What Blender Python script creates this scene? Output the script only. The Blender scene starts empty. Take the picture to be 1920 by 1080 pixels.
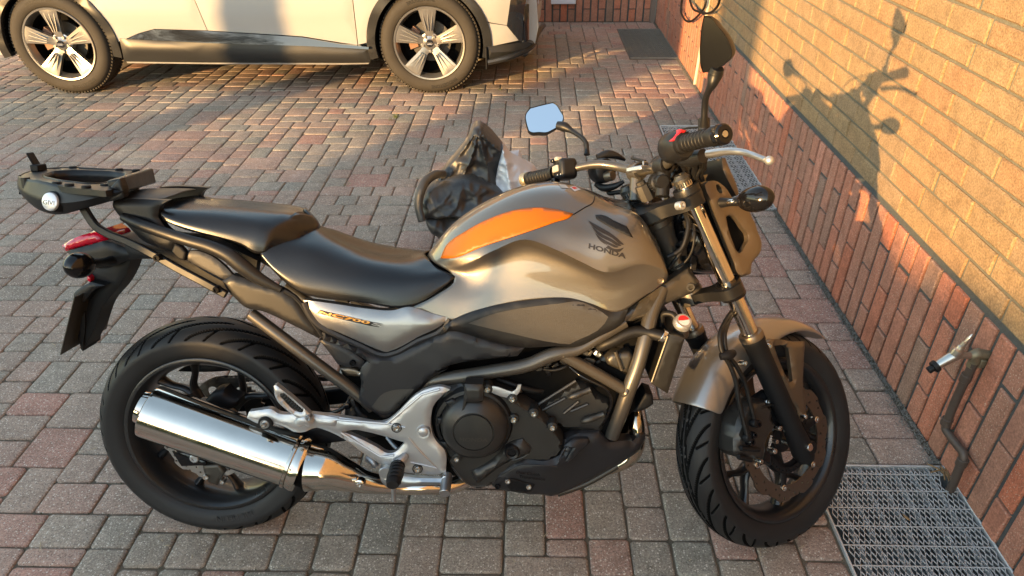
import bpy, bmesh, math, random
import numpy as np
from mathutils import Vector, Matrix
from mathutils.bvhtree import BVHTree
from mathutils.geometry import delaunay_2d_cdt, intersect_point_line

random.seed(7); np.random.seed(7)
sc = bpy.context.scene
C = sc.collection
V3 = lambda *a: np.array(a, float)

# ------------------------------------------------------------------ camera
FPX, CAMH = 1302.99, 1.6701
r_ = V3(0.9996, 0.0254, -0.0080); u_ = V3(-0.0073, 0.5470, 0.8371); w_ = V3(-0.0257, 0.8368, -0.5470)
w_ /= np.linalg.norm(w_); r_ -= w_ * (r_ @ w_); r_ /= np.linalg.norm(r_); u_ = np.cross(r_, w_)
CAM = V3(0, 0, CAMH)
cd = bpy.data.cameras.new('camera'); cam = bpy.data.objects.new('camera', cd); C.objects.link(cam)
cam.matrix_world = Matrix(((r_[0], u_[0], -w_[0], 0), (r_[1], u_[1], -w_[1], 0), (r_[2], u_[2], -w_[2], CAMH), (0, 0, 0, 1)))
cd.sensor_width = 36; cd.lens = FPX / 1920 * 36; cd.clip_start = .02; cd.clip_end = 2000
sc.camera = cam

# ------------------------------------------------------------------ sky, sun, exposure
SUND = V3(.6113, .7779, -.1456); SUND /= np.linalg.norm(SUND)      # direction the light travels
world = bpy.data.worlds.new('World'); sc.world = world; world.use_nodes = True
wn = world.node_tree.nodes; wl = world.node_tree.links
sky = wn.new('ShaderNodeTexSky'); sky.sky_type = 'NISHITA'; sky.sun_disc = False
sky.sun_elevation = math.asin(-SUND[2]); sky.sun_rotation = math.atan2(-SUND[0], -SUND[1])
sky.air_density = 1.0; sky.dust_density = .3; sky.ozone_density = 1.0
wl.new(sky.outputs[0], wn['Background'].inputs[0]); wn['Background'].inputs[1].default_value = .15
sd = bpy.data.lights.new('sun', 'SUN'); sun = bpy.data.objects.new('sun', sd); C.objects.link(sun)
sd.energy = 2.1; sd.angle = math.radians(.55); sd.color = (1.0, .64, .30)
sun.rotation_euler = Vector(SUND).to_track_quat('-Z', 'Y').to_euler(); sun.location = (-6, -8, 6)
sc.view_settings.view_transform = 'Standard'; sc.view_settings.look = 'None'
sc.view_settings.gamma = 1; sc.view_settings.use_curve_mapping = False
sc.view_settings.exposure = 2.6
sc.render.engine = 'CYCLES'
sc.view_settings.use_white_balance = True; sc.view_settings.white_balance_temperature = 7800; sc.view_settings.white_balance_tint = 10

# ------------------------------------------------------------------ pixels (of the 1920x1080 photograph) to directions
def ray(u, v): return r_ * (u - 960) / FPX - u_ * (v - 540) / FPX + w_
WALLX = 1.3081
def gnd(u, v, z=0): d = ray(u, v); return CAM + d * ((z - CAMH) / d[2])
def onwall(u, v, x=WALLX): d = ray(u, v); return CAM + d * (x / d[0])
def ypl(u, v, y): d = ray(u, v); return CAM + d * (y / d[1])
def rotx(a): c, s = math.cos(a), math.sin(a); return np.array([[1, 0, 0], [0, c, -s], [0, s, c]])
def roty(a): c, s = math.cos(a), math.sin(a); return np.array([[c, 0, s], [0, 1, 0], [-s, 0, c]])
def rotz(a): c, s = math.cos(a), math.sin(a); return np.array([[c, -s, 0], [s, c, 0], [0, 0, 1]])
# motorcycle frame: X forward, Y to its left, Z up in its own plane; it leans on its side stand
RR, RF, WB = .312, .300, 1.525
LEAN, STEER = .2955, .5757
MB = rotz(.0009) @ rotx(-LEAN) @ roty(.0074)
BO = V3(-.8618, 1.3872, (RR - .075) * math.cos(LEAN) + .075) - MB @ V3(0, 0, RR)
cb = (CAM - BO) @ MB
def B(u, v, Y): d = ray(u, v) @ MB; return cb + d * ((Y - cb[1]) / d[1])
def BZ(u, v, Z): d = ray(u, v) @ MB; return cb + d * ((Z - cb[2]) / d[2])
RAKE = math.radians(27); AX = V3(-math.sin(RAKE), 0, math.cos(RAKE)); AO = V3(1.635, 0, 0)
_K = np.array([[0, -AX[2], AX[1]], [AX[2], 0, -AX[0]], [-AX[1], AX[0], 0]])
MS = np.eye(3) + math.sin(STEER) * _K + (1 - math.cos(STEER)) * _K @ _K
cf = (cb - AO) @ MS + AO
def F(u, v, Y): d = ray(u, v) @ MB @ MS; return cf + d * ((Y - cf[1]) / d[1])
def ident(P): return P
def fb(P): return (np.asarray(P, float) - AO) @ MS.T + AO           # steered frame -> motorcycle frame
CROP = dict(A1=(0, 0, 3), A2=(640, 0, 3), A3=(1280, 0, 3), A4=(0, 280, 3), A5=(480, 280, 4), A6=(800, 280, 4), A7=(1160, 180, 4.8), A8=(1160, 380, 4.8),
            B1=(160, 560, 4), B2=(160, 750, 4), B3=(500, 560, 4.8), B4=(560, 700, 4.155), B5=(820, 560, 4), B6=(820, 700, 4), B7=(1200, 580, 4.3545), B8=(1240, 780, 4.1545),
            C2=(960, 0, 4.8), C3=(1240, 0, 5.4), C4=(0, 270, 6), C5=(760, 240, 5.142), C7=(960, 180, 6), C8=(80, 420, 4.154), P=(0, 0, 1),
            T6=(1720, 560, 5.4), T5=(1720, 760, 5.4))
def K(c, pts, Y=None):
    o = CROP[c]
    return [(o[0] + p[0] / o[2], o[1] + p[1] / o[2], (p[2] if len(p) > 2 else Y)) for p in pts]

# ------------------------------------------------------------------ materials
MATS = {}
def nd(t, typ, **kw):
    n = t.nodes.new(typ)
    for k, v in kw.items():
        if k in n.inputs: n.inputs[k].default_value = v
        else: setattr(n, k, v)
    return n
def mat(name, col, rough=.5, metal=0., coat=0., spec=.5, bump=0., bscale=300., var=0., vscale=8., rvar=0., bdist=.002, trans=0., emis=None, flake=0., sheen=0.):
    m = bpy.data.materials.new(name); m.use_nodes = True; t = m.node_tree; L = t.links
    b = t.nodes['Principled BSDF']; c4 = (*col, 1)
    b.inputs['Base Color'].default_value = c4; b.inputs['Roughness'].default_value = rough; b.inputs['Metallic'].default_value = metal
    b.inputs['Coat Weight'].default_value = coat; b.inputs['Coat Roughness'].default_value = .04; b.inputs['Coat IOR'].default_value = 1.5; b.inputs['Specular IOR Level'].default_value = spec
    b.inputs['Transmission Weight'].default_value = trans; b.inputs['Sheen Weight'].default_value = sheen
    tc = nd(t, 'ShaderNodeTexCoord')
    if var or rvar:
        n = nd(t, 'ShaderNodeTexNoise', Scale=vscale, Detail=6.0, Roughness=.65); L.new(tc.outputs['Object'], n.inputs['Vector'])
        if var:
            mx = nd(t, 'ShaderNodeMix', data_type='RGBA')
            mx.inputs[6].default_value = tuple(max(0, x * (1 - var)) for x in col) + (1,); mx.inputs[7].default_value = tuple(min(1, x * (1 + var)) for x in col) + (1,)
            L.new(n.outputs['Fac'], mx.inputs[0]); L.new(mx.outputs[2], b.inputs['Base Color'])
        if rvar:
            mr = nd(t, 'ShaderNodeMapRange'); mr.inputs[1].default_value = .3; mr.inputs[2].default_value = .7; mr.inputs[3].default_value = max(.02, rough - rvar); mr.inputs[4].default_value = rough + rvar
            L.new(n.outputs['Fac'], mr.inputs[0]); L.new(mr.outputs[0], b.inputs['Roughness'])
    if bump:
        n2 = nd(t, 'ShaderNodeTexNoise', Scale=bscale, Detail=3.0); L.new(tc.outputs['Object'], n2.inputs['Vector'])
        bp = nd(t, 'ShaderNodeBump', Strength=bump, Distance=bdist); L.new(n2.outputs['Fac'], bp.inputs['Height']); L.new(bp.outputs[0], b.inputs['Normal'])
    if flake:
        vz = nd(t, 'ShaderNodeTexVoronoi', Scale=900.); L.new(tc.outputs['Object'], vz.inputs['Vector'])
        bp = nd(t, 'ShaderNodeBump', Strength=flake, Distance=.0006); L.new(vz.outputs['Color'], bp.inputs['Height']); L.new(bp.outputs[0], b.inputs['Normal'])
    if emis: b.inputs['Emission Color'].default_value = (*emis, 1); b.inputs['Emission Strength'].default_value = 1
    MATS[name] = m
    return m
def dots(name, col, rough, scale, strength, checker=False):
    m = mat(name, col, rough); t = m.node_tree; L = t.links; b = t.nodes['Principled BSDF']
    tc = nd(t, 'ShaderNodeTexCoord'); vz = nd(t, 'ShaderNodeTexVoronoi', Scale=scale, Randomness=0.); L.new(tc.outputs['Object'], vz.inputs['Vector'])
    mr = nd(t, 'ShaderNodeMapRange'); mr.inputs[1].default_value = .15; mr.inputs[2].default_value = .5; L.new(vz.outputs['Distance'], mr.inputs[0])
    bp = nd(t, 'ShaderNodeBump', Strength=strength, Distance=.0015); bp.invert = True
    L.new(mr.outputs[0], bp.inputs['Height']); L.new(bp.outputs[0], b.inputs['Normal'])
    return m
PAINT = mat('bronze_metallic_paint', (.140, .124, .104), .36, .80, 1., flake=.25, var=.03)
PALEP = mat('pale_metallic_paint', (.29, .282, .272), .36, .8, 1., flake=.2)  # paler copy of the tank paint; sky reflection put into the mudguard's colour
BRONZ = mat('satin_bronze', (.155, .122, .09), .4, .75, .15, bump=.08, bscale=900, bdist=.0005)
FRAMEM = mat('frame_paint', (.085, .078, .068), .36, .55, .2, bump=.05, bscale=700, bdist=.0005)
BLK = mat('black_plastic', (.0085, .0088, .0098), .40, spec=.32, bump=.15, bscale=1400, bdist=.0004, rvar=.06, vscale=14)
BLKG = mat('gloss_black', (.005, .005, .006), .14, spec=.4)
BLKM = mat('matte_black', (.0065, .0072, .0088), .55, spec=.22, bump=.1, bscale=500, bdist=.0006)
VOID = mat('void_black', (.003, .003, .003), .8, spec=.1)  # black parts; also shade painted into tread grooves, wheel gaps, cowl filler
CHAR = mat('charcoal_cowl', (.018, .0185, .021), .40, spec=.35, bump=.2, bscale=1500, bdist=.0004, rvar=.05, vscale=6)
MESHT = mat('dotted_plastic', (.032, .029, .026), .40, spec=.6, bump=.4, bscale=600, bdist=.0012)
SEATM = mat('seat_vinyl', (.0065, .0068, .008), .25, spec=.5, bump=.22, bscale=1100, bdist=.0004)
SEATS = mat('smooth_vinyl', (.010, .010, .011), .26, spec=.5, bump=.1, bscale=1200, bdist=.0003)
RUB = mat('tyre_rubber', (.017, .0172, .018), .52, spec=.30, var=.35, vscale=9, rvar=.1, bump=.12, bscale=600, bdist=.0006)
RUBD = mat('rubber_black', (.007, .007, .0075), .5, spec=.3)
RUBC = mat('car_tyre_rubber', (.040, .036, .031), .75, spec=.25, var=.3, vscale=7, bump=.2, bscale=250)
ENG = mat('engine_paint', (.040, .0385, .037), .36, .5, spec=.45, rvar=.08, vscale=12, bump=.12, bscale=700, bdist=.0006)
ENGL = mat('engine_light', (.075, .07, .062), .4, .7, rvar=.08, vscale=15, bump=.12, bscale=500)
ALU = mat('satin_aluminium', (.46, .47, .48), .40, .75, var=.06, vscale=12, bump=.08, bscale=800, bdist=.0004, rvar=.06)
STEEL = mat('bolt_steel', (.62, .61, .58), .25, 1., var=.1, vscale=80)
ZINC = mat('zinc_plate', (.40, .415, .43), .32, .9, var=.15, vscale=40)
CHROME = mat('chrome', (.64, .585, .52), .10, 1., rvar=.07, vscale=16, var=.13)
DARKCH = mat('heat_tinted_chrome', (.50, .44, .36), .12, 1., rvar=.06, vscale=14, var=.15)
DISCM = mat('brake_disc_steel', (.17, .145, .122), .38, .9, var=.12, vscale=30)
DISC2 = mat('disc_steel_grey', (.34, .33, .32), .4, .9, var=.1, vscale=30)
ORANGE = mat('orange_vinyl', (.40, .10, .004), .42, spec=.35)
REDL = mat('red_lens', (.55, .008, .03), .12, coat=.8)
REDP = mat('red_plastic', (.65, .02, .03), .35)
WHITEP = mat('white_print', (.55, .55, .55), .45)
GREYP = mat('grey_plastic', (.35, .34, .31), .45)
EMBL = mat('badge_silver', (.72, .73, .75), .3, .4)
PRINTD = mat('dark_print', (.012, .009, .007), .4, spec=.4)
MIRR = mat('mirror_glass', (.9, .92, .95), .015, 1.)
PLATE = mat('number_plate_back', (.055, .05, .042), .45, .5, var=.2, vscale=20)
CARW = mat('white_car_paint', (.345, .345, .34), .22, coat=1.)
CARG = mat('grey_cladding', (.019, .020, .021), .36, spec=.4)
CARB = mat('car_gloss_black', (.012, .013, .016), .06, coat=1.)
WHEELM = mat('machined_alloy', (.40, .395, .38), .28, .85)
WHEELG = mat('alloy_grey', (.30, .30, .30), .4, .7)
GALV = mat('galvanised_steel', (.56, .58, .59), .5, .45, var=.25, vscale=30, rvar=.1)
CONC = mat('concrete', (.20, .205, .19), .9, var=.4, vscale=7, bump=.5, bscale=60, bdist=.006)
LENSA = mat('smoked_lens', (.05, .04, .03), .08, coat=1.)
GLASSD = mat('car_glass', (.02, .025, .03), .03, coat=1.)

# ------------------------------------------------------------------ mesh helpers
def tag(o, label=None, cat=None, group=None, kind=None):
    for k, v in (('label', label), ('category', cat), ('group', group), ('kind', kind)):
        if v: o[k] = v
    return o
def empty(name, loc=(0, 0, 0)):
    o = bpy.data.objects.new(name, None); C.objects.link(o); o.location = loc; o.empty_display_size = .1
    return o
def obj(name, vf, m, parent=None, ang=40, sub=0, bev=0, solid=0, segs=2):
    v, f = vf
    me = bpy.data.meshes.new(name); me.from_pydata([tuple(map(float, p)) for p in v], [], [tuple(x) for x in f]); me.validate()
    if m: me.materials.append(m)
    bm = bmesh.new(); bm.from_mesh(me); bmesh.ops.recalc_face_normals(bm, faces=bm.faces[:]); bm.to_mesh(me); bm.free()
    if ang:
        me.polygons.foreach_set('use_smooth', [True] * len(me.polygons)); me.set_sharp_from_angle(angle=math.radians(ang))
    o = bpy.data.objects.new(name, me); C.objects.link(o)
    if parent: o.parent = parent
    if bev:
        b = o.modifiers.new('bevel', 'BEVEL'); b.width = bev; b.segments = segs; b.limit_method = 'ANGLE'; b.angle_limit = math.radians(35)
    if solid:
        s = o.modifiers.new('solid', 'SOLIDIFY'); s.thickness = solid; s.offset = -1
    if sub:
        s = o.modifiers.new('sub', 'SUBSURF'); s.levels = sub; s.render_levels = sub
    return o
def join(*parts):
    v, f = [], []
    for a, b in parts:
        n = len(v); v += list(a); f += [tuple(i + n for i in x) for x in b]
    return v, f
def conv(vf, fn): return [fn(np.asarray(p, float)) for p in vf[0]], vf[1]
def xf(vf, Mx, o): Mx = np.asarray(Mx); return [Mx @ np.asarray(p, float) + o for p in vf[0]], vf[1]
def crom(pts, n=6, closed=False, corner=None):
    """Catmull-Rom through pts; corners sharper than `corner` degrees stay sharp"""
    P = [np.asarray(p, float) for p in pts]; N = len(P); out = []
    def sharp(i):
        if not corner: return False
        if not closed and (i <= 0 or i >= N - 1): return True
        a = P[i % N] - P[(i - 1) % N]; b = P[(i + 1) % N] - P[i % N]
        c = (a @ b) / (np.linalg.norm(a) * np.linalg.norm(b) + 1e-12)
        return math.degrees(math.acos(max(-1, min(1, c)))) > corner
    for i in range(N if closed else N - 1):
        p1, p2 = P[i], P[(i + 1) % N]
        p0 = P[(i - 1) % N] if closed or i > 0 else p1
        p3 = P[(i + 2) % N] if closed or i + 2 < N else p2
        l = np.linalg.norm(p2 - p1)
        def tan(a, b, c):
            la, lb = np.linalg.norm(b - a), np.linalg.norm(c - b)
            if la < 1e-9: return c - b
            if lb < 1e-9: return b - a
            t = (b - a) / la * lb / (la + lb) + (c - b) / lb * la / (la + lb)
            return t * l
        m1 = (p2 - p1) if sharp(i) else tan(p0, p1, p2)
        m2 = (p2 - p1) if sharp((i + 1) % N if closed else i + 1) else tan(p1, p2, p3)
        k = n
        if corner and sharp(i) and sharp((i + 1) % N if closed else i + 1): k = 1
        for j in range(k):
            t = j / k; t2, t3 = t * t, t * t * t
            out.append((2 * t3 - 3 * t2 + 1) * p1 + (t3 - 2 * t2 + t) * m1 + (-2 * t3 + 3 * t2) * p2 + (t3 - t2) * m2)
    if not closed: out.append(P[-1])
    return out
def tube(pts, r, n=12, sm=6, cap=True, closed=False, squash=None):
    """tube along pts; r number or list per point; squash=(axis, factor) flattens along an axis"""
    R = [r] * len(pts) if np.isscalar(r) else list(r)
    Q = [np.append(np.asarray(p, float), rr) for p, rr in zip(pts, R)]
    if sm and len(Q) > 2: Q = crom(Q, sm, closed)
    P = [q[:3] for q in Q]; R = [q[3] for q in Q]; N = len(P); v, f = [], []
    T = []
    for i in range(N):
        a = P[(i - 1) % N] if closed or i > 0 else P[i]; b = P[(i + 1) % N] if closed or i < N - 1 else P[i]
        t = b - a; T.append(t / (np.linalg.norm(t) + 1e-12))
    ref = V3(0, 1, 0) if abs(T[0][1]) < .9 else V3(0, 0, 1)
    nrm = ref - T[0] * (ref @ T[0]); nrm /= np.linalg.norm(nrm)
    off = math.pi / n if n == 4 else 0
    for i in range(N):
        nrm = nrm - T[i] * (nrm @ T[i]); nrm /= np.linalg.norm(nrm); bn = np.cross(T[i], nrm)
        for k in range(n):
            a = 2 * math.pi * k / n + off
            d = (nrm * math.cos(a) + bn * math.sin(a)) * R[i]
            if squash: ax = np.asarray(squash[0], float); d = d - ax * (d @ ax) * (1 - squash[1])
            v.append(P[i] + d)
    for i in range(N if closed else N - 1):
        for k in range(n):
            a, b = i * n + k, i * n + (k + 1) % n; j = ((i + 1) % N) * n
            f.append((a, b, j + (k + 1) % n, j + k))
    if cap and not closed:
        f.append(tuple(range(n))[::-1]); f.append(tuple((N - 1) * n + k for k in range(n)))
    return v, f
def lathe(prof, c, axis, n=48, arc=None, cap=True):
    """profile of (radius, along-axis) turned about axis through c"""
    ax = np.asarray(axis, float); ax /= np.linalg.norm(ax); ref = V3(1, 0, 0) if abs(ax[0]) < .9 else V3(0, 0, 1)
    e1 = ref - ax * (ref @ ax); e1 /= np.linalg.norm(e1); e2 = np.cross(ax, e1); c = np.asarray(c, float)
    v, f = [], []; N = len(prof); cl = arc is None
    A = np.linspace(0, 2 * math.pi, n, endpoint=False) if cl else np.linspace(arc[0], arc[1], n)
    for a in A:
        for (r, h) in prof: v.append(c + ax * h + (e1 * math.cos(a) + e2 * math.sin(a)) * max(r, 1e-5))
    for i in range(n if cl else n - 1):
        j = (i + 1) % n
        for k in range(N - 1): f.append((i * N + k, j * N + k, j * N + k + 1, i * N + k + 1))
    return v, f
def cyl(a, b, r, n=16, ch=0.0):
    a, b = np.asarray(a, float), np.asarray(b, float); h = np.linalg.norm(b - a); ch = min(ch or .08 * r, h * .3)
    return lathe([(0, 0), (r - ch, 0), (r, ch), (r, h - ch), (r - ch, h), (0, h)], a, b - a, n)
def box(c, s, Mx=None):
    c = np.asarray(c, float); v = [np.array([x * s[0], y * s[1], z * s[2]]) / 2 for x in (-1, 1) for y in (-1, 1) for z in (-1, 1)]
    if Mx is not None: v = [np.asarray(Mx) @ p for p in v]
    return [p + c for p in v], [(0, 1, 3, 2), (4, 6, 7, 5), (0, 4, 5, 1), (2, 3, 7, 6), (0, 2, 6, 4), (1, 5, 7, 3)]
def inpoly(p, poly):
    x, y = p; r = False; n = len(poly)
    for i in range(n):
        x1, y1 = poly[i][:2]; x2, y2 = poly[(i + 1) % n][:2]
        if (y1 > y) != (y2 > y) and x < (x2 - x1) * (y - y1) / (y2 - y1) + x1: r = not r
    return r
def segd(p, A, Bq):
    d = Bq - A; L = (d * d).sum(1) + 1e-18; t = np.clip(((p - A) * d).sum(1) / L, 0, 1)
    return np.sqrt((((A + d * t[:, None]) - p) ** 2).sum(1)).min()
def fill(loops, g):
    """triangulate polygon loops[0] with holes loops[1:], 2D, with interior points of spacing g"""
    pts, edges = [], []
    for lp in loops:
        n = len(pts); m = len(lp); pts += [tuple(p[:2]) for p in lp]; edges += [(n + i, n + (i + 1) % m) for i in range(m)]
    A = np.array([pts[e[0]] for e in edges]); Bq = np.array([pts[e[1]] for e in edges])
    O = np.array(loops[0])[:, :2]; lo, hi = O.min(0), O.max(0)
    if g:
        k = 0; y = lo[1] + g * .5
        while y < hi[1]:
            x = lo[0] + g * (.5 if k % 2 else 0)
            while x < hi[0]:
                p = (x, y)
                if inpoly(p, loops[0]) and not any(inpoly(p, h) for h in loops[1:]) and segd(np.array(p), A, Bq) > g * .45: pts.append(p)
                x += g
            y += g * .87; k += 1
    r = delaunay_2d_cdt([Vector(p) for p in pts], edges, [], 0, 1e-7)
    ov, of = r[0], r[2]; tri = []
    for t in of:
        c = (sum(ov[i].x for i in t) / len(t), sum(ov[i].y for i in t) / len(t))
        if inpoly(c, loops[0]) and not any(inpoly(c, h) for h in loops[1:]): tri.append(tuple(t))
    P = [np.array((p.x, p.y)) for p in ov]
    D = [segd(p, A, Bq) for p in P]
    return P, tri, D
def plate(loops, Yf, thick, bulge=0., rw=.02, g=None, side=-1):
    """panel in the X-Z plane. loops: outline + holes as (X,Z). Yf(x,z)=edge Y; interior swells towards `side`*Y; extruded the other way"""
    O = np.array([q[:2] for q in loops[0]]); size = max(O.max(0) - O.min(0))
    P, tri, D = fill(loops, g or min(size / 14, .011))
    v, f = [], []
    for p, d in zip(P, D):
        t = min(d / rw, 1.); b = bulge * math.sqrt(max(0, 1 - (1 - t) ** 2))
        v.append(V3(p[0], Yf(*p) + side * b, p[1]))
    f += [tuple(t) for t in tri]
    cnt = {}
    for t in tri:
        for i in range(len(t)):
            e = (t[i], t[(i + 1) % len(t)]); cnt[e] = cnt.get(e, 0) + 1
    bd = [e for e in cnt if (e[1], e[0]) not in cnt]; mp = {}
    for e in bd:
        for i in e:
            if i not in mp: mp[i] = len(v); v.append(v[i] + V3(0, -side * thick, 0))
    for a, b in bd: f.append((b, a, mp[a], mp[b]))
    nb = len(v); bm = {}
    for i in range(len(P)):
        if i in mp: bm[i] = mp[i]
        else: bm[i] = len(v); v.append(V3(P[i][0], Yf(*P[i]) - side * thick, P[i][1]))
    f += [tuple(bm[i] for i in t)[::-1] for t in tri]
    return v, f
def yfield(pts):
    P = np.array([(p[0], p[2]) for p in pts]); Yv = np.array([p[1] for p in pts])
    A = np.c_[np.ones(len(P)), P]; k, *_ = np.linalg.lstsq(A, Yv, rcond=None); res = Yv - A @ k
    def fn(x, z):
        d = ((P - (x, z)) ** 2).sum(1) + 1e-7; w = d ** -1.5
        return float(k[0] + k[1] * x + k[2] * z + (w * res).sum() / w.sum())
    return fn
def panel(un, out, thick=.01, bulge=.006, rw=.02, holes=(), corner=38, n=5, g=None):
    """outline in photo pixels with depth Y, unprojected by un (B or F)"""
    P3 = [un(*p) for p in out]; Yf = yfield(P3)
    L = [crom([(p[0], p[2]) for p in P3], n, True, corner)]
    for h in holes: L.append(crom([(q[0], q[2]) for q in (un(*p) for p in h)], n, True, corner))
    vf = plate(L, Yf, thick, bulge, rw, g)
    return conv(vf, fb) if un is F else vf
def gridm(rows, mirror=False, closed=False):
    """surface through rows of 3-D points; row 0 lies on the centre plane if mirrored"""
    R = [[np.asarray(p, float) for p in r] for r in rows]
    if mirror: R = [[p * V3(1, -1, 1) for p in r] for r in R[:0:-1]] + R
    v = [p for r in R for p in r]; n = len(R[0]); f = []
    for i in range(len(R) - 1):
        for j in range(n - 1): f.append((i * n + j, i * n + j + 1, (i + 1) * n + j + 1, (i + 1) * n + j))
    return v, f
def gridi(rows, mirror=False, nu=5, nv=4, split=()):
    """smooth surface exactly through rows of points; rows listed in split stay sharp"""
    R = [[np.asarray(p, float) for p in r] for r in rows]; n0 = len(R)
    if mirror: R = [[p * V3(1, -1, 1) for p in r] for r in R[:0:-1]] + R; split = sorted({n0 - 1 - k for k in split} | {n0 - 1 + k for k in split})
    R = [crom(r, nu) for r in R]; cols = list(zip(*R)); out = []; cuts = [0] + list(split) + [len(R) - 1]
    for c in cols:
        q = []
        for a, b in zip(cuts, cuts[1:]): s = crom(c[a:b + 1], nv); q += s if not q else s[1:]
        out.append(q)
    v = [p for c in out for p in c]; m = len(out[0])
    return v, [(i * m + k, i * m + k + 1, (i + 1) * m + k + 1, (i + 1) * m + k) for i in range(len(out) - 1) for k in range(m - 1)]
def textmesh(s, bold=0., res=3):
    cu = bpy.data.curves.new('t', 'FONT'); cu.body = s; cu.size = 1; cu.offset = bold; cu.resolution_u = res
    o = bpy.data.objects.new('t', cu); C.objects.link(o); bpy.context.view_layer.update()
    me = bpy.data.meshes.new_from_object(o.evaluated_get(bpy.context.evaluated_depsgraph_get()))
    v = [(p.co.x, p.co.y) for p in me.vertices]; f = [tuple(p.vertices) for p in me.polygons]
    bpy.data.objects.remove(o); bpy.data.curves.remove(cu); bpy.data.meshes.remove(me)
    X = [p[0] for p in v]; Yq = [p[1] for p in v]; x0, x1, y0, y1 = min(X), max(X), min(Yq), max(Yq)
    return [((a - x0) / (x1 - x0), (b - y0) / (y1 - y0)) for a, b in v], f, (x1 - x0) / (y1 - y0)
def bvh(*objs):
    bpy.context.view_layer.update(); dg = bpy.context.evaluated_depsgraph_get(); out = []
    for o in objs:
        e = o.evaluated_get(dg); me = e.to_mesh(); out.append(BVHTree.FromPolygons([p.co.copy() for p in me.vertices], [tuple(p.vertices) for p in me.polygons])); e.to_mesh_clear()
    return out
def cast(trees, u, v, off, o=None, M=None):
    o = cb if o is None else o; d = ray(u, v) @ (MB if M is None else M); best = None
    for t in trees:
        h = t.ray_cast(Vector(o), Vector(d).normalized())
        if h[0] is not None and (best is None or h[3] < best[3]): best = h
    if best is None: return None
    n = np.array(best[1]); n = n if n @ d < 0 else -n
    return np.array(best[0]) + n * off
def decal(px, trees, off=.0012, g=None, holes=(), n=4, corner=35, smooth=True, tri=None):
    """lay a flat print, outlined in pixels, onto a built surface"""
    if tri is None:
        L = [crom([p[:2] for p in px], n, True, corner) if smooth else [np.array(p[:2]) for p in px]]
        size = max(np.ptp(np.array(L[0]), axis=0)); P, T, _ = fill(L, g or size / 10)
    else: P, T = px, tri
    v = [cast(trees, p[0], p[1], off) for p in P]; ok = [i for i, q in enumerate(v) if q is not None]; mp = {i: k for k, i in enumerate(ok)}
    return [v[i] for i in ok], [tuple(mp[i] for i in t) for t in T if all(i in mp for i in t)]
def textpx(s, o, rt, up, trees, off=.0012, bold=0.01):
    v, f, _ = textmesh(s, bold)
    px = [(o[0] + a * rt[0] + b * up[0], o[1] + a * rt[1] + b * up[1]) for a, b in v]
    return decal(px, trees, off, tri=f)

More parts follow.
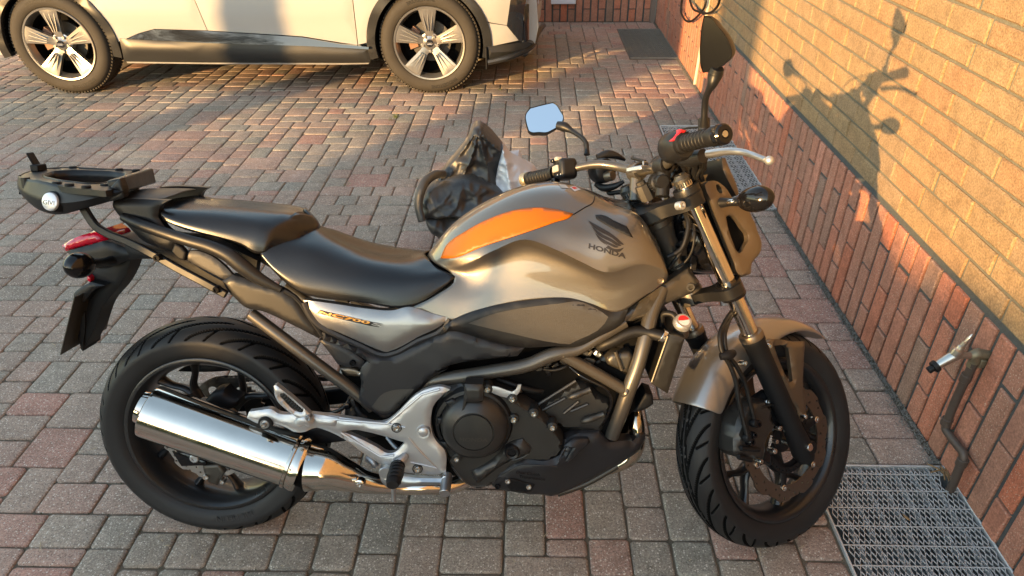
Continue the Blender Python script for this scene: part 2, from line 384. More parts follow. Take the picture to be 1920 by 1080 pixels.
# ================================================================== THE PLACE
from mathutils import noise as mnoise
def attr_mesh(name, v, f, pc, m, parent=None, ang=50):
    me = bpy.data.meshes.new(name); me.from_pydata([tuple(map(float, p)) for p in v], [], f)
    me.materials.append(m); a = me.attributes.new('pc', 'FLOAT', 'FACE'); a.data.foreach_set('value', pc)
    if ang: me.polygons.foreach_set('use_smooth', [True] * len(f)); me.set_sharp_from_angle(angle=math.radians(ang))
    o = bpy.data.objects.new(name, me); C.objects.link(o); o.parent = parent
    return o
def piece_mat(name, ramp, rough, speck=None, grain=None, stain=(.6, 1.0), bump=.5, bscale=90, bdist=.004):
    """material of pavers and bricks: colour per piece (attribute pc), grain, chips and weathering"""
    m = bpy.data.materials.new(name); m.use_nodes = True; t = m.node_tree; L = t.links; b = t.nodes['Principled BSDF']
    at = nd(t, 'ShaderNodeAttribute', attribute_name='pc'); geo = nd(t, 'ShaderNodeNewGeometry')
    cr = nd(t, 'ShaderNodeValToRGB'); cr.color_ramp.interpolation = 'LINEAR'
    while len(cr.color_ramp.elements) < len(ramp): cr.color_ramp.elements.new(.5)
    for e, (p, c) in zip(cr.color_ramp.elements, ramp): e.position = p; e.color = (*c, 1)
    L.new(at.outputs['Fac'], cr.inputs[0]); last = cr.outputs[0]
    def mul(fac_out, lo, hi, last):
        mr = nd(t, 'ShaderNodeMapRange'); mr.inputs[1].default_value = .3; mr.inputs[2].default_value = .7; mr.inputs[3].default_value = lo; mr.inputs[4].default_value = hi
        L.new(fac_out, mr.inputs[0]); mx = nd(t, 'ShaderNodeMix', data_type='RGBA', blend_type='MULTIPLY'); mx.inputs[0].default_value = 1
        L.new(last, mx.inputs[6]); L.new(mr.outputs[0], mx.inputs[7]); return mx.outputs[2]
    n1 = nd(t, 'ShaderNodeTexNoise', Scale=1.6, Detail=5.0, Roughness=.6); L.new(geo.outputs['Position'], n1.inputs['Vector']); last = mul(n1.outputs['Fac'], stain[0], stain[1], last)
    n2 = nd(t, 'ShaderNodeTexNoise', Scale=160., Detail=3.0); L.new(geo.outputs['Position'], n2.inputs['Vector']); last = mul(n2.outputs['Fac'], .72, 1.28, last)
    n4 = nd(t, 'ShaderNodeTexNoise', Scale=22., Detail=5.0, Roughness=.7); L.new(geo.outputs['Position'], n4.inputs['Vector']); last = mul(n4.outputs['Fac'], .78, 1.18, last)
    if speck:
        for sc_, th, col in speck:
            vz = nd(t, 'ShaderNodeTexVoronoi', Scale=sc_); L.new(geo.outputs['Position'], vz.inputs['Vector'])
            sep = nd(t, 'ShaderNodeSeparateColor'); L.new(vz.outputs['Color'], sep.inputs[0])
            g1 = nd(t, 'ShaderNodeMath', operation='GREATER_THAN'); g1.inputs[1].default_value = th; L.new(sep.outputs[0], g1.inputs[0])
            g2 = nd(t, 'ShaderNodeMath', operation='LESS_THAN'); g2.inputs[1].default_value = .36; L.new(vz.outputs['Distance'], g2.inputs[0])
            mm = nd(t, 'ShaderNodeMath', operation='MULTIPLY'); L.new(g1.outputs[0], mm.inputs[0]); L.new(g2.outputs[0], mm.inputs[1])
            br = nd(t, 'ShaderNodeMath', operation='MULTIPLY'); br.inputs[1].default_value = .75; L.new(mm.outputs[0], br.inputs[0])
            mx = nd(t, 'ShaderNodeMix', data_type='RGBA'); L.new(br.outputs[0], mx.inputs[0]); L.new(last, mx.inputs[6]); mx.inputs[7].default_value = (*col, 1); last = mx.outputs[2]
    L.new(last, b.inputs['Base Color']); b.inputs['Roughness'].default_value = rough; b.inputs['Specular IOR Level'].default_value = .3
    h = n2.outputs['Fac']
    n3 = nd(t, 'ShaderNodeTexNoise', Scale=bscale, Detail=6.0, Roughness=.7); mp = nd(t, 'ShaderNodeMapping'); L.new(geo.outputs['Position'], mp.inputs[0]); L.new(mp.outputs[0], n3.inputs['Vector'])
    if grain: mp.inputs['Scale'].default_value = grain
    ad = nd(t, 'ShaderNodeMath', operation='ADD'); mu = nd(t, 'ShaderNodeMath', operation='MULTIPLY'); mu.inputs[1].default_value = .5
    L.new(h, mu.inputs[0]); L.new(mu.outputs[0], ad.inputs[0]); L.new(n3.outputs['Fac'], ad.inputs[1])
    bp = nd(t, 'ShaderNodeBump', Strength=bump, Distance=bdist); L.new(ad.outputs[0], bp.inputs['Height']); L.new(bp.outputs[0], b.inputs['Normal'])
    return m
PAVM = piece_mat('paver_concrete', [(0, (.245, .232, .198)), (.3, (.292, .250, .205)), (.55, (.325, .246, .200)), (.8, (.345, .230, .186)), (1, (.360, .208, .166))], .85,
                 [(150., .80, (.60, .55, .48)), (300., .70, (.50, .46, .40)), (240., .84, (.06, .055, .05))], stain=(.70, 1.14), bump=.7, bscale=130, bdist=.003)
PLINM = piece_mat('plinth_brick', [(0, (.25, .17, .13)), (.15, (.33, .165, .115)), (.6, (.42, .18, .12)), (1, (.47, .15, .085))], .8,
                  [(240., .90, (.55, .40, .30))], grain=(1, 1, .25), bump=.7, bscale=60, bdist=.004, stain=(.85, 1.1))
UPM = piece_mat('face_brick', [(0, (.265, .180, .108)), (.5, (.300, .198, .106)), (1, (.318, .182, .098))], .85,
                None, grain=(1, .45, 1.3), bump=.8, bscale=34, bdist=.006, stain=(.88, 1.08))
MORT = mat('dark_mortar', (.070, .078, .077), .95, var=.35, vscale=60, bump=.8, bscale=220, bdist=.004)
MORTL = mat('tan_mortar', (.145, .135, .10), .95, var=.25, vscale=50, bump=.8, bscale=200, bdist=.004)
JOINT = mat('joint_sand', (.125, .105, .078), .97, var=.5, vscale=14, bump=1., bscale=260, bdist=.006)

# ---- paved yard
WELLM = mat('light_well_wall', (.16, .17, .168), .9, var=.5, vscale=5, bump=.4, bscale=60, bdist=.006)
WELLS = [(1.06, 1.548), (3.34, 4.585), (6.30, 7.38)]; GX0, GX1 = .877, 1.300
def ground_rects():
    R = [(-40, GX0, -40, 60), (GX1, 40, -40, 60)]; y = -40
    for a, b_ in WELLS: R.append((GX0, GX1, y, a)); y = b_
    R.append((GX0, GX1, y, 60)); return R
gv, gf = [], []
for x0, x1, y0, y1 in ground_rects():
    n = len(gv); gv += [V3(x0, y0, -.008), V3(x1, y0, -.008), V3(x1, y1, -.008), V3(x0, y1, -.008)]; gf.append((n, n + 1, n + 2, n + 3))
ground = tag(obj('ground', (gv, gf), JOINT, ang=0), kind='structure')
U = .0585; GX_, GY_ = .869 - 110 * .0585, .62 - 34 * .0585; NX, NY = int((WALLX - .025 - GX_) / U), int((7.72 - GY_) / U)
occ = np.zeros((NX, NY), bool)
for a, b_ in WELLS:
    i0 = 110; j0 = max(0, int(math.floor((a - .01 - GY_) / U))); j1 = int(math.ceil((b_ + .004 - GY_) / U)); occ[i0:, j0:j1] = True
pav = []
SZ = [((2, 2), 34), ((3, 2), 30), ((2, 3), 14), ((3, 3), 3), ((4, 3), 2.5), ((2, 1), 5), ((3, 1), 5)]
for j in range(NY):
    for i in range(NX):
        if occ[i, j]: continue
        run = 0
        while i + run < NX and not occ[i + run, j] and run < 8: run += 1
        opts = []
        for (w, d), p in SZ:
            if w <= run and run - w != 1 and j + d <= NY and not occ[i:i + w, j:j + d].any(): opts.append(((w, d), p))
        if not opts:
            w = min(run, 3 if run != 4 else 2); d = 2 if (j + 2 <= NY and not occ[i:i + w, j:j + 2].any()) else 1; ch = (w, d)
        else: ch = random.choices([o[0] for o in opts], [o[1] for o in opts])[0]
        occ[i:i + ch[0], j:j + ch[1]] = True
        pav.append((GX_ + i * U, GY_ + j * U, ch[0] * U, ch[1] * U))
def paver_geo(x, y, w, d):
    g = .0019 + random.random() * .0016; c = min(.004 + .005 * random.random(), min(w, d) * .14); z0 = random.gauss(0, .0012); tx, ty = random.gauss(0, .006), random.gauss(0, .006)
    cx, cy = x + w / 2 + random.gauss(0, .0008), y + d / 2 + random.gauss(0, .0008); v = []; rt = random.gauss(0, .006)
    for ins, z, cc in ((0, -.03, c), (0, -.0060, c), (.0020, -.0026, c), (.0050, -.0007, c * .9), (.0095, 0, c * .8)):
        a, b_ = w / 2 - g - ins, d / 2 - g - ins
        for k, (px, py) in enumerate(((a - cc, -b_), (a, -b_ + cc), (a, b_ - cc), (a - cc, b_), (-a + cc, b_), (-a, b_ - cc), (-a, -b_ + cc), (-a + cc, -b_))):
            jx = random.gauss(0, .0009) if ins else 0
            qx, qy = px + jx - py * rt, py + jx + px * rt
            v.append(V3(cx + qx, cy + qy, z + (z0 + tx * qx + ty * qy if z > -.02 else 0)))
    f = [(l * 8 + k, l * 8 + (k + 1) % 8, l * 8 + 8 + (k + 1) % 8, l * 8 + 8 + k) for l in range(1 if False else 0, 4) for k in range(8)] + [tuple(range(32, 40))]
    return v, f
def screen(p):
    d = np.asarray(p) - CAM; k = d @ w_
    return (960 + FPX * (d @ r_) / k, 540 - FPX * (d @ u_) / k, k)
def sized(p, w, h):
    s = screen(p)
    if s[2] < .2 or not (-60 < s[0] < 1980 and -60 < s[1] < 1140): return 0
    return w * h / s[2] ** 3
rank = sorted(range(len(pav)), key=lambda i: -sized((pav[i][0] + pav[i][2] / 2, pav[i][1] + pav[i][3] / 2, 0), pav[i][2], pav[i][3]))
near = set(rank[:300]); sv, sf, sp = [], [], []
hue = [0.] * len(pav)
for i, (x, y, w, d) in enumerate(pav):
    n = mnoise.noise(Vector((x * .9, y * .9, 3.)))
    pc = min(1, max(0, .44 + .45 * n + random.gauss(0, .22) + (.18 if w * d > .029 else 0) + (.22 if x > .55 else 0)))
    v, f = paver_geo(x, y, w, d)
    if i in near: attr_mesh('paver', v, f, [pc] * len(f), PAVM, ground)
    else: k = len(sv); sv += v; sf += [tuple(a + k for a in q) for q in f]; sp += [pc] * len(f)
attr_mesh('pavers', sv, sf, sp, PAVM, ground)['kind'] = 'stuff'

# ---- brick walls: soldier-course plinth and stretcher courses above
def slab(o, eu, ev, en, w, h, d, ch=.004):
    v = []
    for ins, k in ((0, -.02), (0, d - ch), (ch, d)):
        for a, b_ in ((-1, -1), (1, -1), (1, 1), (-1, 1)):
            j = random.gauss(0, .0007) if ins else 0
            v.append(o + eu * (a * (w / 2 - ins) + j) + ev * (b_ * (h / 2 - ins) + j) + en * k)
    f = [(l * 4 + k, l * 4 + (k + 1) % 4, l * 4 + 4 + (k + 1) % 4, l * 4 + 4 + k) for l in range(2) for k in range(4)] + [(8, 9, 10, 11)]
    return v, f
def brick_wall(name, label, o, eu, en, length, height, start):
    """o: corner at ground, eu along, en outward"""
    root = tag(empty(name, tuple(o)), label, 'wall'); ev = V3(0, 0, 1); Z = V3(0, 0, 0)
    hw, hh = length, height
    body = [eu * 0, eu * hw, eu * hw + ev * hh, ev * hh]; th = -.24
    obj('mortar', ([p + ev * (-.6 if k < 2 else 0) for k, p in enumerate(body)] + [p + ev * (-.6 if k < 2 else 0) + en * th for k, p in enumerate(body)],
                   [(0, 1, 2, 3), (4, 7, 6, 5), (0, 4, 5, 1), (1, 5, 6, 2), (2, 6, 7, 3), (3, 7, 4, 0)]), MORT, root, 0)
    ub = [p + en * .0015 + ev * (.527 if k < 2 else 0) for k, p in enumerate(body)]
    obj('upper_mortar', (ub, [(0, 1, 2, 3)]), MORTL, root, 0)
    rest = {}
    def put(c, w, h, pc, m, nm, d):
        v, f = slab(c, eu, ev, en, w, h, d)
        s = screen(o + c)
        vis = s[2] > .3 and -40 < s[0] < 1960 and -40 < s[1] < 1120 and not (name == 'yard_wall' and s[0] < 985)
        if vis: attr_mesh(nm, v, f, [pc] * len(f), m, root, 35)
        else:
            R = rest.setdefault(nm, ([], [], [], m)); k = len(R[0]); R[0].extend(v); R[1].extend(tuple(a + k for a in q) for q in f); R[2].extend([pc] * len(f))
    cw = .0797; k = 0; x = start
    while x < length - .02:
        if x > .03:
            cuts = [-.02, .115, .385, .512] if k % 2 else [-.02, .250, .512]
            for z0, z1 in zip(cuts, cuts[1:]):
                j = random.gauss(0, .003); w = cw - .0152 + random.gauss(0, .0015)
                pc = .06 if random.random() < .06 else min(1, max(.12, random.gauss(.55, .2)))
                put(eu * (x + random.gauss(0, .001)) + ev * ((z0 + z1) / 2 + (.006 if z0 < 0 else 0)), w, z1 - z0 - .0145 + j * .3, pc, PLINM, 'plinth_brick', .008 + random.random() * .003)
        x += cw; k += 1
    z = .5275; r = 0; off = [0., .108, .065, .15, .03, .12]
    while z < height - .04:
        x = -.215 + off[r % 6]
        while x < length:
            a, b_ = max(0.002, x), min(length, x + .2065 + random.gauss(0, .004))
            if b_ - a > .03: put(eu * ((a + b_) / 2) + ev * (z + .0388), b_ - a, .0685 + random.gauss(0, .0012), min(1, max(0, random.gauss(.5, .25))), UPM, 'brick', .007 + random.random() * .003)
            x += .215
        z += .0775; r += 1
    for nm, (v, f, pc, m) in rest.items(): attr_mesh(nm + 's', v, f, pc, m, root, 35)['kind'] = 'stuff'
    return root
W0 = -7.0
brick_wall('brick_wall', 'sunlit house wall of tan bricks above an upright red brick plinth', V3(WALLX, W0, 0), V3(0, 1, 0), V3(-1, 0, 0), 7.76 - W0, 5.2, (1.859 - W0) % (.0797 * 2))
brick_wall('yard_wall', 'red brick wall of upright bricks closing the yard behind the white car', V3(-5.6, 7.76, 0), V3(1, 0, 0), V3(0, -1, 0), 5.6 + WALLX - .006, 2.9, .04)
bx = tag(obj('corner_post', box((1.262, 7.70, 1.0), (.05, .07, 2.1)), mat('dark_post', (.16, .12, .10), .7), bev=.004), 'dark upright post in the corner between the two brick walls', 'post')
mb = tag(obj('wall_panel', box((.33, 7.735, .385), (.26, .05, .42)), mat('pale_box', (.62, .66, .72), .45), bev=.008), 'pale grey box mounted low on the brick wall beside the car nose', 'box')

# ---- galvanised gratings over light wells
def well(y0, y1, depth):
    x0, x1 = GX0 + .012, GX1 - .004; v = []
    for z in (-.008, -depth): v += [V3(x0, y0, z), V3(x1, y0, z), V3(x1, y1, z), V3(x0, y1, z)]
    return v, [(0, 1, 5, 4), (1, 2, 6, 5), (2, 3, 7, 6), (3, 0, 4, 7), (4, 5, 6, 7)]
def strand_mesh(y0, y1, px, py, wid, th, z):
    """expanded-metal strands running along Y"""
    v, f = [], []; n = int((GX1 - GX0 - .03) / px); seg = py / 4
    for i in range(n + 1):
        xc = GX0 + .016 + i * px; pts = []; y = y0; k = 0; s = 1 if i % 2 else -1
        while y < y1:
            a = s if (k // 2) % 2 == 0 else -s
            pts.append((xc + a * px * .5 * .93, min(y, y1))); y += seg * (.55 if k % 2 == 0 else 1.45); k += 1
        pts.append((pts[-1][0], y1)); b0 = len(v)
        for (x, yy) in pts:
            for dx, dz in ((-1, 0), (1, 0), (1, -1), (-1, -1)): v.append(V3(x + dx * wid / 2, yy, z + dz * th))
        for q in range(len(pts) - 1):
            for c in range(4): f.append((b0 + q * 4 + c, b0 + q * 4 + (c + 1) % 4, b0 + q * 4 + 4 + (c + 1) % 4, b0 + q * 4 + 4 + c))
    return v, f
def grating(y0, y1, px, py, wid, label, bars, depth, notch=None, GALV=GALV):
    obj('light_well', well(y0 + .012, y1 - .012, depth), WELLM, ground, 0)
    g = tag(empty('grating', ((GX0 + GX1) / 2, (y0 + y1) / 2, 0)), label, 'grating', 'gratings along the house wall'); o = V3((GX0 + GX1) / 2, (y0 + y1) / 2, 0)
    mv = strand_mesh(y0 + .006, y1 - .006, px, py, wid, .003, .002)
    if notch: mv = (mv[0], [q for q in mv[1] if not (mv[0][q[0]][0] > notch[0] and notch[1] < mv[0][q[0]][1] < notch[2])])
    obj('mesh', ([p - o for p in mv[0]], mv[1]), GALV, g, 0)['kind'] = 'stuff'
    for a, b_ in (((GX0, y0), (GX0, y1)), ((GX1, y0), (GX1, y1)), ((GX0, y0), (GX1, y0)), ((GX0, y1), (GX1, y1))):
        L = abs(b_[0] - a[0]) + abs(b_[1] - a[1]); c = V3((a[0] + b_[0]) / 2, (a[1] + b_[1]) / 2, -.009)
        obj('frame_bar', box(c - o, (abs(b_[0] - a[0]) + .006, abs(b_[1] - a[1]) + .006, .026)), GALV, g, 30, bev=.0015)
    y = y0 + bars
    while y < y1 - .02:
        obj('cross_bar', box(V3((GX0 + GX1) / 2, y, .001) - o, (GX1 - GX0, .0026, .003)), GALV, g, 0); y += bars
    for k in range(1, 8 if px < .02 else 2):
        x = GX0 + k * (GX1 - GX0) / 8
        obj('bearing_bar', box(V3(x, (y0 + y1) / 2, -.016) - o, (.003, y1 - y0, .022)), GALV, g, 0)
    return g
grating(WELLS[0][0], WELLS[0][1], .0074, .042, .0018, 'galvanised mesh grating beneath the water tap, beside the front wheel', .0648, .34, (1.262, 1.435, 1.50))
grating(WELLS[1][0], WELLS[1][1], .010, .05, .0026, 'long galvanised mesh grating along the wall behind the handlebar', .0648, .5)
grating(WELLS[2][0], WELLS[2][1], .010, .05, .0036, 'dusty mesh grating in the yard corner by the two walls', .0648, .25, None, mat('dusty_galvanised', (.20, .19, .165), .85, .1, var=.3, vscale=20))
# debris on the near grating
LEAF = mat('dry_leaf', (.22, .13, .06), .8, var=.4, vscale=60)
def leaf(p, s, a, lab):
    pts = [(0, -1), (.35, -.5), (.42, 0), (.25, .6), (0, 1.1), (-.28, .55), (-.4, 0), (-.3, -.5)]
    v = [V3(0, 0, .35 * s)] + [V3(*(rotz(a) @ V3(x * s, y * s, .12 * s * abs(x) + .5 * s * (y * .3) ** 2))) for x, y in pts]
    o = obj('leaf', (v, [(0, i + 1, (i + 1) % 8 + 1) for i in range(8)]), LEAF, None, 0, solid=.0006); o.location = p; return tag(o, lab, 'leaf')
q = gnd(1699, 972); leaf((q[0], q[1], .003), .013, .4, 'small dry brown leaf lying on the near mesh grating')
for k in range(5):
    q = gnd(1756 + 5 * k, 884 + 2.6 * k); a = random.random() * 3
    d = V3(math.cos(a), math.sin(a), 0) * .03
    tag(obj('twig', tube([V3(q[0], q[1], .006) - d, V3(q[0] + .003, q[1] + .003, .009), V3(q[0], q[1], .006) + d], .0022, 6, 3), LEAF), 'dry brown twig in the litter on the near grating corner', 'twig', 'litter on the grating corner')

# ---- grit and moss along the wall foot, grass in joints
GRIT = mat('wall_foot_grit', (.17, .165, .15), .95, var=.6, vscale=120); MOSS = mat('moss', (.055, .065, .03), .95, var=.5, vscale=60); GRASS = mat('grass_blade', (.09, .12, .03), .7)
gv, gf = [], []
for k in range(6500):
    y = 1.55 + random.random() ** 1.3 * 5.0
    if any(a - .01 < y < b_ + .01 for a, b_ in WELLS): continue
    x = WALLX - .012 - abs(random.gauss(0, .022)); s = random.uniform(.0012, .0035); n = len(gv)
    if x < 1.2: continue
    M = rotz(random.random() * 6) @ rotx(random.random() * 6)
    gv += [M @ (p * s) + V3(x, y, .0005 + s * .5) for p in (V3(1, 0, -.7), V3(-.5, .87, -.7), V3(-.5, -.87, -.7), V3(0, 0, 1))]; gf += [(n, n + 1, n + 2), (n, n + 3, n + 1), (n + 1, n + 3, n + 2), (n + 2, n + 3, n)]
tag(obj('grit', (gv, gf), GRIT, None, 0), 'grey grit and crumbs along the foot of the house wall', 'grit', kind='stuff')
gv, gf = [], []
for k in range(9000):                                             # moss crumbs sitting in the paver joints
    p = random.choice(pav[:]); x, y, w, d = p
    if random.random() < .5: xx, yy = x + random.gauss(0, .0022), y + random.random() * d
    else: xx, yy = x + random.random() * w, y + random.gauss(0, .0022)
    if mnoise.noise(Vector((xx * 1.3, yy * 1.3, 9.))) < -.05 or xx > 1.28 or any(a - .02 < yy < b_ + .02 and xx > GX0 - .02 for a, b_ in WELLS): continue
    s = random.uniform(.0015, .0035); n = len(gv); M = rotz(random.random() * 6) @ rotx(random.random() * 6)
    gv += [M @ (q * s) + V3(xx, yy, -.0055) for q in (V3(1, 0, -.7), V3(-.5, .87, -.7), V3(-.5, -.87, -.7), V3(0, 0, 1))]; gf += [(n, n + 1, n + 2), (n, n + 3, n + 1), (n + 1, n + 3, n + 2), (n + 2, n + 3, n)]
tag(obj('moss_crumbs', (gv, gf), MOSS, None, 0), 'dark moss and crumbs in the joints between the pavers', 'moss', kind='stuff')
gv, gf = [], []
for k in range(420):                                              # pale straw and crumbs lying about
    x, y = random.uniform(-2.2, 1.25), 1.02 + random.random() ** 1.5 * 4.5
    if any(a - .02 < y < b_ + .02 and x > GX0 - .02 for a, b_ in WELLS): continue
    a = random.random() * 3.14; l = random.choice((.002, .003, .004, .004, .006, .010, .016)); d = V3(math.cos(a), math.sin(a), 0) * l; sd_ = V3(-d[1], d[0], 0) / l * .0011; b0 = len(gv); c = V3(x, y, .0022)
    gv += [c - d - sd_, c - d + sd_, c + d + sd_ + V3(0, 0, .002), c + d - sd_ + V3(0, 0, .002), c + V3(0, 0, .0022)]; gf += [(b0, b0 + 1, b0 + 4), (b0 + 1, b0 + 2, b0 + 4), (b0 + 2, b0 + 3, b0 + 4), (b0 + 3, b0, b0 + 4)]
tag(obj('straw_bits', (gv, gf), mat('straw', (.36, .30, .20), .9, var=.4, vscale=90), None, 0), 'pale straw bits and crumbs scattered over the pavers', 'litter', kind='stuff')
gv, gf = [], []
def blades(c, n, h):
    for k in range(n):
        a = random.random() * 6.28; l = h * random.uniform(.5, 1); d = V3(math.cos(a), math.sin(a), 0); sd_ = V3(-d[1], d[0], 0) * .0013; b0 = len(gv)
        p0 = c + V3(random.gauss(0, .01), random.gauss(0, .01), -.008)
        for t, hz in ((0, 0), (.45, .65), (1, .75)): gv.extend([p0 + d * l * t - sd_ * (1 - t), p0 + d * l * t + sd_ * (1 - t) + V3(0, 0, 0), ]); gv[-1][2] += hz * l; gv[-2][2] += hz * l
        gf.extend([(b0, b0 + 1, b0 + 3, b0 + 2), (b0 + 2, b0 + 3, b0 + 5, b0 + 4)])
for (u, v, n, h) in ((742, 220, 40, .05), (735, 226, 20, .04), (938, 168, 16, .03), (985, 160, 14, .03), (900, 170, 12, .03), (652, 345, 14, .02), (565, 250, 12, .02)): blades(gnd(u, v), n, h)
tag(obj('grass_tufts', (gv, gf), GRASS, None, 0), 'thin grass blades growing from the paver joints', 'grass', kind='stuff')

# ---- water tap
PIPE = mat('brown_pipe', (.075, .055, .045), .5, .2, var=.3, vscale=40); TAPM = mat('worn_chrome_brass', (.52, .50, .46), .28, .95, var=.2, vscale=60); BRASS = mat('dull_brass', (.22, .19, .13), .5, .7, var=.3, vscale=50)
def wp(u, v, off): return onwall(u, v, WALLX - off)
t0 = wp(1785, 915, .03); tap = tag(empty('water_tap', tuple(t0)), 'metal garden tap on a bent brown pipe fixed to the plinth', 'tap')
def tp(nm, vf, m, par=tap, **k):
    return obj(nm, ([p - t0 for p in vf[0]], vf[1]), m, par, **k)
pp = [wp(*p, .035) for p in ((1826, 680), (1810, 712), (1790, 755), (1775, 795), (1773, 803), (1780, 815), (1797, 838), (1806, 850), (1806, 860), (1800, 875), (1788, 905))]
pp.append(pp[-1] + V3(0, 0, -.07))
tp('pipe', tube(pp, .0125, 14, 4), PIPE)
for u, v in ((1811, 708), (1775, 790), (1804, 866)):
    a = wp(u, v, .035); b_ = wp(u + 3, v - 6, .035); d = (b_ - a) / np.linalg.norm(b_ - a); tp('coupling', cyl(a - d * .013, a + d * .013, .0158, 16), PIPE)
e = wp(1828, 672, .035)
tp('elbow', tube([e + V3(0, 0, -.03), e, e + V3(-.008, 0, .012), e + V3(.035, .0, .014)], [.0145, .0155, .0155, .014], 14, 4), BRASS)
tp('wall_flange', cyl(wp(1837, 668, .012), wp(1837, 668, -.004), .024, 18), BRASS)
a = e + V3(-.004, 0, .012); b_ = onwall(1786, 668, WALLX - .105)
tp('spindle_pipe', tube([a, (a + b_) / 2, b_], .0095, 12, 2), TAPM)
c0 = b_; o_ = onwall(1752, 688, WALLX - .15)
bd = tp('body', tube([c0 + V3(.006, 0, .004), c0 + (o_ - c0) * .3, c0 + (o_ - c0) * .9], [.016, .0145, .0115], 14, 3), TAPM)
tp('spout_nut', cyl(c0 + (o_ - c0) * .82, c0 + (o_ - c0) * 1.08, .0175, 12), RUBD, bd); tp('hose_tail', cyl(c0 + (o_ - c0) * 1.05, c0 + (o_ - c0) * 1.35, .0105, 12), RUBD, bd)
up = V3(.02, .0, .06); up /= np.linalg.norm(up)
tp('bonnet', lathe([(0, 0), (.016, 0), (.016, .018), (.011, .022), (.0105, .03), (.0075, .033), (.0075, .046), (.005, .048), (.005, .062), (.0025, .075), (0, .078)], c0 + V3(.004, 0, .006), up, 18), TAPM, bd)
tp('bracket', box(wp(1841, 680, .012), (.02, .018, .03)), BRASS, bev=.003)

# ---- pipe and cable loops on the wall
pr = tag(obj('wall_pipe', tube([V3(1.293, 5.52, 0), V3(1.293, 5.47, .35), V3(1.293, 5.42, .75), V3(1.293, 5.38, 2.2)], .0125, 12, 3), mat('pale_pipe', (.52, .47, .38), .5)), 'thin pale conduit running up the house wall by the cable loops', 'pipe')
lp = [onwall(x, y, 1.262) for x, y, _ in K('C2', [(1600, -150), (1530, 0), (1520, 80), (1545, 160), (1590, 195), (1650, 165), (1700, 110), (1740, 40), (1750, -60), (1690, -160)])]
tag(obj('cable', tube(lp, .0085, 10, 6, closed=True), RUBD), 'black cable hanging in a drooping loop left of the wall conduit', 'cable', 'cables on the wall')
lp = [onwall(x, y, 1.255) for x, y, _ in K('C2', [(1640, -140), (1600, -20), (1620, 60), (1680, 105), (1760, 120), (1820, 90), (1860, 30), (1880, -60), (1800, -160)])]
tag(obj('cable', tube(lp, .0085, 10, 6, closed=True), RUBD), 'black cable loop crossing in front of the wall conduit', 'cable', 'cables on the wall')

# ---- unseen occluders behind the camera: hedge and trunks shaped for the shade, sapling
SH = V3(.6179, .7863, 0); NH = V3(.7863, -.6179, 0); TANE = -SUND[2] / math.hypot(SUND[0], SUND[1])
def sn(s, n, z=0): return SH * s + NH * n + V3(0, 0, z)
HS = -9.
HEDGE = mat('hedge_leaf', (.055, .075, .025), .6, var=.4, vscale=6); BARK = mat('bark', (.10, .08, .06), .9, var=.4, vscale=20, bump=1, bscale=40, bdist=.02)
prof = [(-16, 1.2), (-7, 1.5), (-5, 1.65), (-4, 1.9), (-3, 2.4), (-2.3, 3.6), (-1.7, 4.5), (-1.22, 4.9), (-1.17, 6.4), (-1.03, 6.5), (-.99, 5.75), (-.88, 5.75), (-.80, 5.2), (-.67, 4.6), (-.52, 4.2), (-.47, 5.5), (-.38, 5.6), (-.3, 5.3), (.05, 6.0), (.6, 6.6), (3, 6.6), (8, 6.6)]  # top heights shaped so the unseen hedge casts the shade edge
def htop(n): return (np.interp(n, [p[0] for p in prof], [p[1] for p in prof]) - HS) * TANE
hr = tag(empty('hedge', tuple(sn(HS, -3))), 'unseen hedge added behind the camera, its top shaped to cast the shade edge', 'hedge'); ho = sn(HS, -3)
hv = []; ns = np.sort(np.r_[np.linspace(-16, 8, 97), np.linspace(-1.4, .1, 46)])
for n in ns:
    h = htop(n) - .06
    for s, z in ((-.3, 0), (-.33, h * .5), (-.25, h), (.1, h), (.3, h * .5), (.27, 0)): hv.append(sn(HS + s, n, z) - ho + V3(random.gauss(0, .02), random.gauss(0, .02), random.gauss(0, .012)))
obj('hedge_body', (hv, [(i * 6 + k, i * 6 + k + 1, i * 6 + 7 + k, i * 6 + 6 + k) for i in range(len(ns) - 1) for k in range(5)]), HEDGE, hr, 0)
lv, lf = [], []
for k in range(16000):
    n = random.uniform(-10, 6); h = htop(n); z = h - abs(random.gauss(0, .07)) + .015; s = random.uniform(-.34, .34); p = sn(HS + s, n, z) - ho; M = rotz(random.random() * 6.3) @ rotx(random.random() * 6.3); b0 = len(lv); q = random.uniform(.018, .04)
    lv += [p + M @ (V3(*c) * q) for c in ((-.5, 0, 0), (0, -.35, .1), (.6, 0, 0), (0, .35, .1))]; lf.append((b0, b0 + 1, b0 + 2, b0 + 3))
obj('leaves', (lv, lf), HEDGE, hr, 0)['kind'] = 'stuff'
def trunk(n, w, h, lab):  # unseen trunk placed and sized to cast one shadow band
    o = sn(HS, n); pts = [V3(0, 0, -.02), V3(.01, 0, h * .3), V3(-.02, .02, h * .6), V3(.02, 0, h)]
    t = tag(empty('tree', tuple(o)), lab, 'tree', 'unseen trees added for shade')
    obj('trunk', tube(pts, [w * .52, w * .5, w * .5, w * .42], 16, 5), BARK, t)
    lv, lf = [], []
    for k in range(2600):
        d = V3(*np.random.normal(0, 1, 3)); d /= np.linalg.norm(d); p = d * V3(1.2, 1.2, .9) * random.random() ** .4 + V3(0, 0, h + .75); M = rotz(random.random() * 6.3) @ rotx(random.random() * 6.3); b0 = len(lv)
        lv += [p + M @ (V3(*c) * .09) for c in ((-.5, 0, 0), (0, -.35, .1), (.6, 0, 0), (0, .35, .1))]; lf.append((b0, b0 + 1, b0 + 2, b0 + 3))
    obj('crown', (lv, lf), HEDGE, t, 0)
trunk(-4.85, .42, 2.7, 'unseen tree added for the shadow band on the car door')
